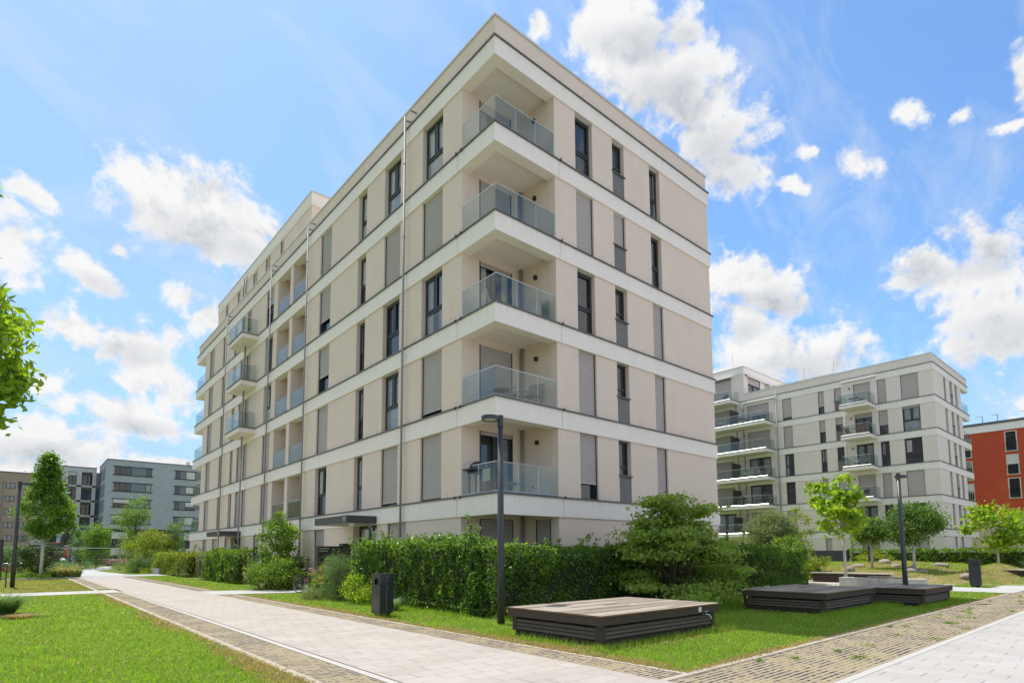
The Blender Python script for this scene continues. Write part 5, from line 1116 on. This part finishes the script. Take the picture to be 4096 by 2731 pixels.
# ------------------------------------------------------------------ mailbox wall, cabinets
t = thing('mailbox_wall', 'dark mailbox and doorbell wall with house number 11 by the entry', 'mailbox', (-.95,9.9,0))
m = MB(); m.box(-.52, .55, 0, .35, .02, 1.95); m.build('cabinet', mat('mailbox_brown', (.060,.048,.040), .55, .2, var=.15, vscale=9), t)
m = MB(); 
for i in range(12): m.box(-.50, .53, -.006, .0, .18+i*.125, .295+i*.125) if i < 11 else None
m.build('mailbox_doors', mat('mailbox_brown', (.06,.05,.04)), t)
m = MB()
for i in range(10):
    for x in (-.1, .22): m.box(x-.045, x+.045, -.009, -.006, 1.46-.125*i+.06, 1.46-.125*i+.075)
m.build('name_plates', LETT, t)
text_obj('Rödelheimer', .085, LETT, t, (-.47,-.008,1.83), (R(90),0,0), ext=.001); text_obj('Landstraße', .085, LETT, t, (-.47,-.008,1.73), (R(90),0,0), ext=.001); text_obj('11', .16, LETT, t, (.08,-.008,1.76), (R(90),0,0), ext=.001)
m = MB(); m.box(.30, .50, -.012, -.006, 1.1, 1.5)
for i in range(7): m.box(.31+.027*i, .32+.027*i, -.014, -.012, 1.12, 1.48)
m.build('intercom', BLACK, t)
t = thing('screen_wall', 'taller plain dark screen wall between the mailboxes and the facade', 'wall', (-.2,9.9,0)); m = MB(); m.box(-.19, .19, -.02, .38, 0, 2.05); m.build('panel', CANOPY, t); m = MB(); m.box(-.195, .195, -.025, .385, 2.05, 2.07); m.build('cap', LEDGE, t)
t = thing('meter_cabinet', 'small dark blue grey cabinet behind the butterfly bush', 'cabinet', (-1.2,17.9,0)); m = MB(); m.box(-.2, .3, -.5, .5, .05, 1.7); m.build('body', mat('cabinet_blue', (.035,.045,.055), .5, .2), t); m = MB(); m.box(-.22, .32, -.52, .52, 1.7, 1.74); m.build('lid', BLACK, t); m = MB(); m.box(-.208, -.2, -.01, .0, .1, 1.65); m.build('door_gap', BLACK, t)
t = thing('cabinet', 'louvred wooden cabinet with a planted roof beside the left hedge', 'cabinet', (-.5,31.0,0))
BW = mat('beige_board', (.36,.28,.19), .8, var=.12)
m = MB(); m.box(-.38, .6, -2.1, -2.0, 0, 1.42); m.box(-.38, .6, 2.0, 2.1, 0, 1.42); m.box(-.38, -.3, -2.0, 2.0, 1.25, 1.42); m.box(-.1, .6, -2, 2, 0, 1.4); m.build('frame', BW, t)
m = MB()
for i in range(11): m.quad((-.36,-2,.12+i*.1),(-.36,2,.12+i*.1),(-.28,2,.20+i*.1),(-.28,-2,.20+i*.1)); m.box(-.372,-.355,-2,2,.11+i*.1,.128+i*.1)
m.build('louvres', mat('grey_wood', (.10,.085,.075), .8), t)
m = MB(); m.box(-.46, .68, -2.18, 2.18, 1.42, 1.52); m.build('roof', LEDGE, t)
leaves('roof_planting', np.stack([RS.uniform(-.45,.65,1800), RS.uniform(-2.1,2.1,1800), 1.52+RS.uniform(0,.07,1800)], 1), .06, L_STRAW, t)
t = thing('gate', 'dark blue grey double gate before the pale apartment block', 'gate', (44,7.2,0)); m = MB(); m.box(-.04, .04, -1.5, -.02, .1, 1.7); m.build('leaf', mat('gate_grey', (.04,.05,.065), .5), t); m = MB(); m.box(-.04, .04, .02, 1.5, .1, 1.7); m.build('leaf', mat('gate_grey', (0,0,0)), t)
for y in (-1.58, 1.58): m = MB(); m.box(-.06, .06, y-.06, y+.06, 0, 1.8); m.build('gate_post', BLACK, t)

# ------------------------------------------------------------------ bicycles
def torus(m, c, Rr, r, n=28, k=6, ax='y'):
    b = len(m.v); pts = []
    for i in range(n):
        a = 2*math.pi*i/n
        for j in range(k):
            t = 2*math.pi*j/k; q = Rr+r*math.cos(t); pts.append((c[0]+q*math.cos(a), c[1]+r*math.sin(t), c[2]+q*math.sin(a)))
    b = m._a(pts)
    for i in range(n):
        for j in range(k): m.f.append((b+i*k+j, b+((i+1) % n)*k+j, b+((i+1) % n)*k+(j+1) % k, b+i*k+(j+1) % k))
def bicycle(label, pos, rz, col, basket=False, seat=False):
    t = thing('bicycle', label, 'bicycle', pos, rz, 'parked bicycles'); fm = mat('bike_'+col[0], col[1], .35, .3)
    TY = mat('tyre', (.02,.02,.02), .8)
    for x in (-.53, .53):
        m = MB(); torus(m, (x,0,.35), .325, .02); o = m.build('wheel', TY, t, smooth=True)
        m = MB(); torus(m, (x,0,.35), .30, .010, k=4); 
        for i in range(14): a = 2*math.pi*i/14; m.tube([(x,(-1)**i*.02,.35),(x+.3*math.cos(a),0,.35+.3*math.sin(a))], .0022, 3, False)
        m.tube([(x,-.05,.35),(x,.05,.35)], .02, 8); m.build('rim', ALU, o)
        m = MB(); n = 12; pts = [(x+.36*math.cos(a),0,.35+.36*math.sin(a)) for a in [R(20+140*i/n) for i in range(n+1)]]
        for p, q in zip(pts, pts[1:]): b0 = m._a([(p[0],-.028,p[2]),(p[0],.028,p[2]),(q[0],.028,q[2]),(q[0],-.028,q[2])]); m.f.append((b0,b0+1,b0+2,b0+3))
        m.build('mudguard', fm, t)
    m = MB(); A1, B1, C1, D1 = (-.53,0,.35), (-.1,0,.29), (-.22,0,.80), (.38,0,.84)
    m.tube([B1, C1], .016, 8); m.tube([B1, (.40,0,.66)], .02, 8); m.tube([(-.19,0,.62), D1], .015, 8); m.tube([D1,(.42,0,.62)], .018, 8)
    for s in (-.05, .05): m.tube([A1[:1]+(s,)+A1[2:], (B1[0],s*.4,B1[2])], .009, 6); m.tube([A1[:1]+(s,)+A1[2:], (C1[0],s*.3,.74)], .008, 6); m.tube([(.53,s,.35),(.42,s*.6,.64)], .011, 6)
    m.build('frame', fm, t, smooth=True)
    m = MB(); m.tube([C1,(-.25,0,.95)], .012, 6); m.blob((-.27,0,.98), (.14,.08,.035)); m.build('saddle', BLACK, t)
    m = MB(); m.tube([D1,(.36,0,1.02)], .012, 6); m.tube([(.16,-.29,1.03),(.30,-.24,1.06),(.38,-.08,1.05),(.38,.08,1.05),(.30,.24,1.06),(.16,.29,1.03)], .011, 8); m.build('handlebar', ALU, t)
    m = MB(); m.tube([(-.1,-.04,.29),(-.02,-.09,.15)], .009, 6); m.tube([(-.1,.04,.29),(-.18,.09,.43)], .009, 6); m.cyl((-.02,-.13), .03, .14, .165, 8); m.tube([(-.1,-.05,.29),(-.1,-.06,.29)], .09, 18); m.build('crank', ALU, t)
    m = MB(); m.box(-.75, -.35, -.06, .06, .735, .75); m.tube([(-.6,-.05,.74),(-.53,-.06,.36)], .006, 5); m.build('rack', BLACK, t)
    m = MB(); m.box(-.80, -.77, -.03, .03, .6, .65); m.build('rear_light', mat('red_lens', (.5,.02,.01), .3), t)
    if basket:
        m = MB()
        for i in range(18):
            a = 2*math.pi*i/18; m.tube([(.58+.12*math.cos(a),.15*math.sin(a),.80),(.58+.17*math.cos(a),.21*math.sin(a),1.02)], .004, 4)
        for z, k in ((.80,1),(.88,1.12),(.95,1.25),(1.02,1.4)):
            pts = [(.58+.12*k*math.cos(2*math.pi*i/16),.15*k*math.sin(2*math.pi*i/16),z) for i in range(17)]; m.tube(pts, .005, 4)
        m.build('basket', mat('basket_wicker', (.45,.38,.28), .7), t)
    if seat: m = MB(); m.blob((-.52,0,1.08), (.15,.16,.30)); m.box(-.66,-.4,-.13,.13,.76,.9); m.build('child_seat', mat('seat_plastic', (.03,.03,.035), .5), t)
    return t
bicycle('black city bicycle with a wicker basket leaning among the pink flowers', (-1.62,10.3,0), R(-60), ('black', (.02,.02,.022)), True)
bicycle('red bicycle parked left of the left street lamp', (-11.5,45.5,0), R(60), ('red', (.35,.02,.02)))
bicycle('black bicycle with a child seat right of the left street lamp', (-10.6,45.8,0), R(55), ('dark', (.015,.015,.02)), False, True)
bicycle('dark bicycle half hidden by the plumed grasses', (-9.0,44.6,0), R(-130), ('grey', (.05,.05,.055)))
t = thing('bicycle_stand', 'dark metal hoop stand holding the basket bicycle', 'bicycle stand', (-1.5,10.1,0)); m = MB(); m.box(-.025,.025,-.56,-.5,0,.9); m.box(-.025,.025,.5,.56,0,.9); m.box(-.025,.025,-.56,.56,.9,.95); m.build('hoop', LPOST, t); m = MB(); m.box(-.06,.06,-.6,-.46,0,.012); m.box(-.06,.06,.46,.6,0,.012); m.build('base_plate', LPOST, t)
t = thing('railing', 'short dark green metal railing at the left edge beside the narrow path', 'railing', (-11.26,25.8,0)); m = MB(); m.box(-.03,.03,-.03,.03,0,1.12); m.build('post', mat('rail_green', (.04,.07,.06), .5), t)
m = MB(); m.box(-1.6,.03,-.03,.03,1.12,1.17); m.box(-1.6,-.03,-.02,.02,.42,.46); m.build('rail', mat('rail_green', (0,0,0)), t)

# ------------------------------------------------------------------ construction site
def fence_panel(x0, x1, y, label):
    t = thing('fence_panel', label, 'construction fence', ((x0+x1)/2, y, 0), 0, 'mobile construction fence panels'); a = (x1-x0)/2
    m = MB(); z0, z1 = .12, 2.42
    for x in (-a+.06, a-.06): m.tube([(x,0,0),(x,0,z1)], .03, 6)
    m.tube([(-a+.06,0,z1),(a-.06,0,z1)], .03, 6); m.tube([(-a+.06,0,z0),(a-.06,0,z0)], .025, 6); m.build('frame', STEEL, t)
    m = MB()
    for i in range(1, 8): z = z0+(z1-z0)*i/8; m.tube([(-a+.06,0,z),(a-.06,0,z)], .006, 3, False)
    for i in range(1, 24): x = -a+.06+(2*a-.12)*i/24; m.tube([(x,0,z0),(x,0,z1)], .0025, 3, False)
    m.build('mesh_wires', STEEL, t); 
    for x in (-a, a): m = MB(); m.box(x-.11, x+.11, -.35, .35, 0, .14); m.build('foot', CONC, t)
    return t
for i, (a, b, y, lb) in enumerate(((-15.6,-11.2,62.6,'leftmost mobile fence panel behind the bicycles'),(-11.2,-6.8,62.6,'fence panel in front of the excavator body'),(-6.8,-2.3,62.6,'fence panel in front of the green litter bin'),(-2.3,2.2,62.6,'rightmost fence panel beside the yellow leaved tree'))): fence_panel(a, b, y, lb)
t = thing('excavator', 'dark grey and red excavator with its arm folded, behind the construction fence', 'excavator', (-6.2,95,0), 0)
EXG = mat('excavator_grey', (.05,.05,.055), .5, .2, var=.2); EXR = mat('excavator_red', (.42,.04,.02), .5, var=.1)
m = MB(); m.box(-2.9,.5,-1.3,1.3,1.55,2.75); m.build('body', EXG, t, bevel=.12)
m = MB(); m.box(.5,1.35,-1.2,1.2,1.5,2.65); m.build('side_panel', EXR, t, bevel=.06)
m = MB(); m.box(-.9,.45,-.8,.9,2.76,3.42); m.build('cab', mat('cab_glass', (.03,.06,.07), .1, 0, 1), t, bevel=.05)
m = MB(); m.box(-1.0,.5,-.9,1.0,3.42,3.56); m.build('cab_roof', EXR, t, bevel=.04)
for y in (-1.1, 1.1): m = MB(); m.box(-2.3,1.6,y-.3,y+.3,0,.95); m.box(-1.0,.4,y-.2,y+.2,.95,1.55); m.build('track', BLACK, t, bevel=.2)
m = MB(); m.tube([(.3,-.9,2.6),(.35,-.9,4.3)], [.22,.25], 8); m.tube([(.35,-.9,4.3),(1.5,-.9,6.6)], [.26,.17], 8); m.tube([(.15,-1.05,4.2),(1.1,-1.05,6.2)], .06, 6); m.tube([(.6,-1.05,4.3),(1.45,-1.05,5.9)], .06, 6); m.build('boom', EXG, t)
m = MB(); m.tube([(1.5,-.9,6.6),(1.62,-.9,5.4),(1.5,-.9,3.6)], [.16,.26,.22], 8); m.build('stick', EXG, t)
m = MB(); m.quad((1.5,-1.4,2.8),(2.1,-1.4,2.8),(2.0,-1.4,1.7),(1.45,-1.4,1.05)); m.quad((1.5,-1.4,2.8),(1.5,-.3,2.8),(1.45,-.3,1.05),(1.45,-1.4,1.05)); m.box(1.5,2.1,-1.4,-.3,2.7,2.8); m.build('bucket', mat('worn_steel', (.45,.45,.47), .4, .5), t)
text_obj('VOLVO', .36, LETT, t, (-.62,-1.315,2.12), (R(90),0,0), ext=.004)
for (x, y, c_, lb, nm) in ((-5.75,92,(.05,.35,.04),'green and white glass container beyond the fence','green_container'),):
    t = thing(nm, lb, 'container', (x,y,0)); m = MB(); m.box(-.45,.45,-.4,.4,.1,1.0); m.build('body', mat('green_plastic', c_, .5), t, bevel=.06); m = MB(); m.blob((0,0,1.05), (.42,.38,.22)); m.build('lid', mat('lid_white', (.7,.7,.68), .5), t)
t = thing('litter_bin', 'round green litter bin with a white lid on a post beyond the fence', 'litter bin', (-3.0,90,0)); m = MB(); m.cyl((0,0), .32, .45, 1.25, 18, .36); m.build('body', mat('green_plastic', (0,0,0)), t); m = MB(); m.cyl((0,0), .38, 1.25, 1.38, 18, .3); m.build('lid', mat('lid_white', (0,0,0)), t); m = MB(); m.cyl((0,-.4), .05, 0, 1.3, 8); m.build('post', STEEL, t)
t = thing('plank_fence', 'low grey plank fence beyond the green litter bin', 'fence', (-2.6,96,0)); m = MB()
for i in range(16): m.box(-1.2+.15*i, -1.07+.15*i, 0, .04, .3, 1.32)
m.build('planks', mat('grey_planks', (.32,.31,.29), .85, var=.15), t)
for x in (-1.2, 0, 1.2): m = MB(); m.box(x-.05,x+.05,.05,.15,0,1.4); m.build('post', BARK, t)
t = thing('soil_heap', 'reddish heap of building material at the foot of the slate grey block', 'soil heap', (3,100,0)); m = MB(); m.blob((0,0,.15), (3.0,2,1.0), seed=4, amp=.12); m.build('heap', mat('red_soil', (.16,.06,.045), .9, var=.3, vscale=2), t)
for i, (x,c_) in enumerate(((-.6,'left'),(.6,'right'))):
    t = thing('barrier', 'red and white site barrier, '+c_+' one of the pair before the soil heap', 'barrier', (x-.4,96,0)); m = MB(); m.box(-.55,.55,-.04,.04,.95,1.15); m.build('board', mat('barrier_white', (.7,.68,.66), .6), t); m = MB(); m.box(-.4,-.2,-.045,-.041,.95,1.15); m.box(0,.2,-.045,-.041,.95,1.15); m.build('stripes', mat('barrier_red', (.6,.05,.02), .6), t); m = MB(); m.box(-.5,-.45,-.1,.1,0,.95); m.box(.45,.5,-.1,.1,0,.95); m.build('legs', STEEL, t)

# boulders
ST = mat('boulder', (.30,.25,.21), .9, bump=.8, bscale=18, var=.2, vscale=3)
for i, (x,y,rx,ry,rz_,lb) in enumerate(((24.7,-1.09,.3,.35,.25,'rounded boulder left on the mound slope behind the dark bench'),(28,-.42,.4,.65,.22,'flat broad reddish boulder high on the mound'),(31,-1.0,.4,.5,.25,'oval boulder behind the smaller robinia trunk'),(28,-2.45,.35,.4,.25,'boulder between the two robinia trunks, nearer the smaller one'),(26.5,-3.6,.3,.35,.2,'pale boulder just left of the larger robinia trunk'),(25.5,-4.35,.25,.35,.2,'upper stone of the pair right of the larger robinia trunk'),(25.0,-3.95,.3,.35,.2,'lower stone of the pair at the larger robinia trunk'),(29,-4.3,.35,.65,.18,'long flat boulder above the dry mound'),(24.2,-6.5,.35,.5,.2,'pale boulder left of the far litter bin'))):
    m = MB(); z = mz(x, y); m.blob((0,0,.02), (rx*.72,ry*.72,rz_*.85), seed=i, amp=.13); o = m.build('boulder', ST, None, smooth=True); o.location = (x,y,z+.03); tag(o, lb, 'boulder', 'boulders on the grassy mounds')

# ------------------------------------------------------------------ things on the balconies
OAKW = mat('teak', (.33,.18,.08), .6, var=.15); WICK = mat('white_wicker', (.55,.53,.46), .7); CUSH = mat('grey_cushion', (.30,.29,.28), .9)
def chair(label, pos, rz, m_, group='balcony chairs', s=1.0):
    t = thing('chair', label, 'chair', pos, rz, group); m = MB(); m.box(-.22*s,.22*s,-.22*s,.22*s,.42*s,.46*s); m.build('seat', m_, t)
    m = MB(); m.quad((-.22*s,.20*s,.46*s),(.22*s,.20*s,.46*s),(.24*s,.32*s,.86*s),(-.24*s,.32*s,.86*s)); m.box(-.24*s,.24*s,.30*s,.335*s,.82*s,.87*s); m.build('backrest', m_, t)
    for x in (-.2, .2):
        for y in (-.2, .2): m = MB(); m.tube([(x*s,y*s,.43*s),(x*1.15*s,y*1.2*s,0)], .016*s, 6); m.build('leg', m_, t)
        m = MB(); m.box(x*1.2*s-.02,x*1.2*s+.02,-.2*s,.27*s,.62*s,.65*s); m.build('armrest', m_, t)
    return t
def table(label, pos, r, h, m_, round_=True, group='balcony tables'):
    t = thing('table', label, 'table', pos, 0, group); m = MB()
    if round_: m.cyl((0,0), r, h-.03, h, 24)
    else: m.box(-r*.8,r*.8,-r,r,h-.03,h)
    m.build('tabletop', m_, t)
    for i in range(3 if round_ else 4): a = 2*math.pi*i/(3 if round_ else 4)+.7; m = MB(); m.tube([(r*.2*math.cos(a),r*.2*math.sin(a),h-.03),(r*.75*math.cos(a),r*.75*math.sin(a),0)], .014, 6); m.build('leg', m_, t)
    return t
z1_, z2_, z3_ = Z(1), Z(2), Z(3)
table('round dark table on the second floor corner balcony of the beige block', (.9,.8,z2_), .28, .5, mat('teal_top', (.03,.07,.07), .3))
chair('cushioned recliner at the right end of the second floor corner balcony', (2.2,.75,z2_), R(-70), CUSH, s=1.15)
chair('small cushioned chair beside the pipe on the second floor corner balcony', (1.5,.95,z2_), R(30), CUSH)
t = thing('barbecue', 'black lidded gas barbecue on the first floor corner balcony', 'barbecue', (.28,1.25,z1_)); m = MB(); m.box(-.28,.3,-.2,.25,.72,.88); m.build('firebox', BLACK, t, bevel=.02); m = MB(); m.blob((0,.05,.90), (.30,.26,.22), amp=.02); m.build('lid', mat('lid_dark', (.03,.03,.035), .3, .3), t); m = MB(); m.box(-.5,-.28,-.2,.2,.78,.82); m.build('side_shelf', BLACK, t)
m = MB()
for x in (-.22,.24):
    for y in (-.15,.2): m.box(x-.02,x+.02,y-.02,y+.02,0,.72)
m.build('cart_frame', BLACK, t)
t = thing('towel', 'folded cream bag hanging on the rail of the first floor corner balcony', 'bag', (.10,.62,z1_)); m = MB(); m.box(-.02,.03,-.17,.17,.40,.78); m.build('cloth', mat('cream_cloth', (.55,.54,.42), .9), t, bevel=.01); m = MB(); m.tube([(0,-.1,.78),(0,-.05,.9),(0,.05,.9),(0,.1,.78)], .006, 5); m.build('strap', CUSH, t)
table('low table on the first floor corner balcony behind the street lamp head', (1.3,.7,z1_), .35, .42, mat('grey_top', (.3,.3,.3), .5), False)
t = thing('bottle', 'bottle with a red cap standing low on the first floor corner balcony', 'bottle', (1.75,.25,z1_)); m = MB(); m.cyl((0,0), .05, .03, .22, 12); m.build('body', mat('clear_bottle', (.5,.52,.5), .2), t); m = MB(); m.cyl((0,0), .03, .22, .32, 10); m.build('cap', mat('red_cap', (.3,.02,.02), .5), t)
clump_grass('potted_grass', 'tall potted grass at the right end of the third floor corner balcony', (2.45,.30,z3_), .22, .95, 220, L_GREY, cat='potted plant', w=.012)
t = thing('parasol', 'folded colourful striped parasol leaning on the third floor corner balcony', 'parasol', (.45,.75,z3_)); m = MB(); m.tube([(0,0,.02),(0,.25,.75)], [.10,.03], 8); m.build('canopy_cloth', mat('striped_cloth', (.35,.28,.2), .9, var=.5, vscale=16), t); m = MB(); m.tube([(0,.25,.75),(0,.3,.9)], .012, 6); m.build('pole', ALU, t)
for (x,y,k,mm,lb) in ((49.6,5.6,5,OAKW,'folding wooden chair on the top small balcony of the pale block'),(49.5,6.9,4,OAKW,'wooden chair on the fourth floor small balcony of the pale block'),(49.6,6.4,3,CUSH,'grey chair, left, on the third floor small balcony of the pale block'),(49.6,5.4,3,CUSH,'grey chair, right, on the third floor small balcony of the pale block'),(49.5,5.7,2,BLACK,'black chair on the second floor small balcony of the pale block'),
   (49.3,17.4,3,WICK,'white wicker chair, leftmost of three on the third floor long balcony'),(49.2,16.5,3,WICK,'white wicker chair, middle of three on the third floor long balcony'),(49.3,15.7,3,WICK,'white wicker chair, rightmost of three on the third floor long balcony'),(49.3,16.9,5,OAKW,'brown chair on the fifth floor long balcony of the pale block'),(49.3,20.0,5,WICK,'wicker lounge chair on the fifth floor long balcony behind the screen'),(49.2,19.3,6,BLACK,'thin wire chair on the penthouse balcony of the pale block')):
    chair(lb, (x,y,Z2(k)), RS.uniform(-2,2), mm)
for (x,y,k,lb) in ((49.6,6.3,5,'folding wooden table on the top small balcony of the pale block'),(49.4,6.0,4,'wooden table on the fourth floor small balcony of the pale block'),(49.3,17.7,5,'wooden table on the fifth floor long balcony of the pale block')): table(lb, (x,y,Z2(k)), .4, .72, OAKW, False)
t = thing('barbecue', 'black barbecue on the second floor long balcony of the pale block', 'barbecue', (49.2,17.9,Z2(2))); m = MB(); m.box(-.25,.25,-.4,.4,.7,.9); m.build('firebox', BLACK, t); m = MB(); m.blob((0,0,.95), (.28,.42,.2), amp=.02); m.build('lid', BLACK, t); m = MB(); m.box(-.2,.2,-.3,.3,.05,.7); m.build('cart_frame', CANOPY, t)
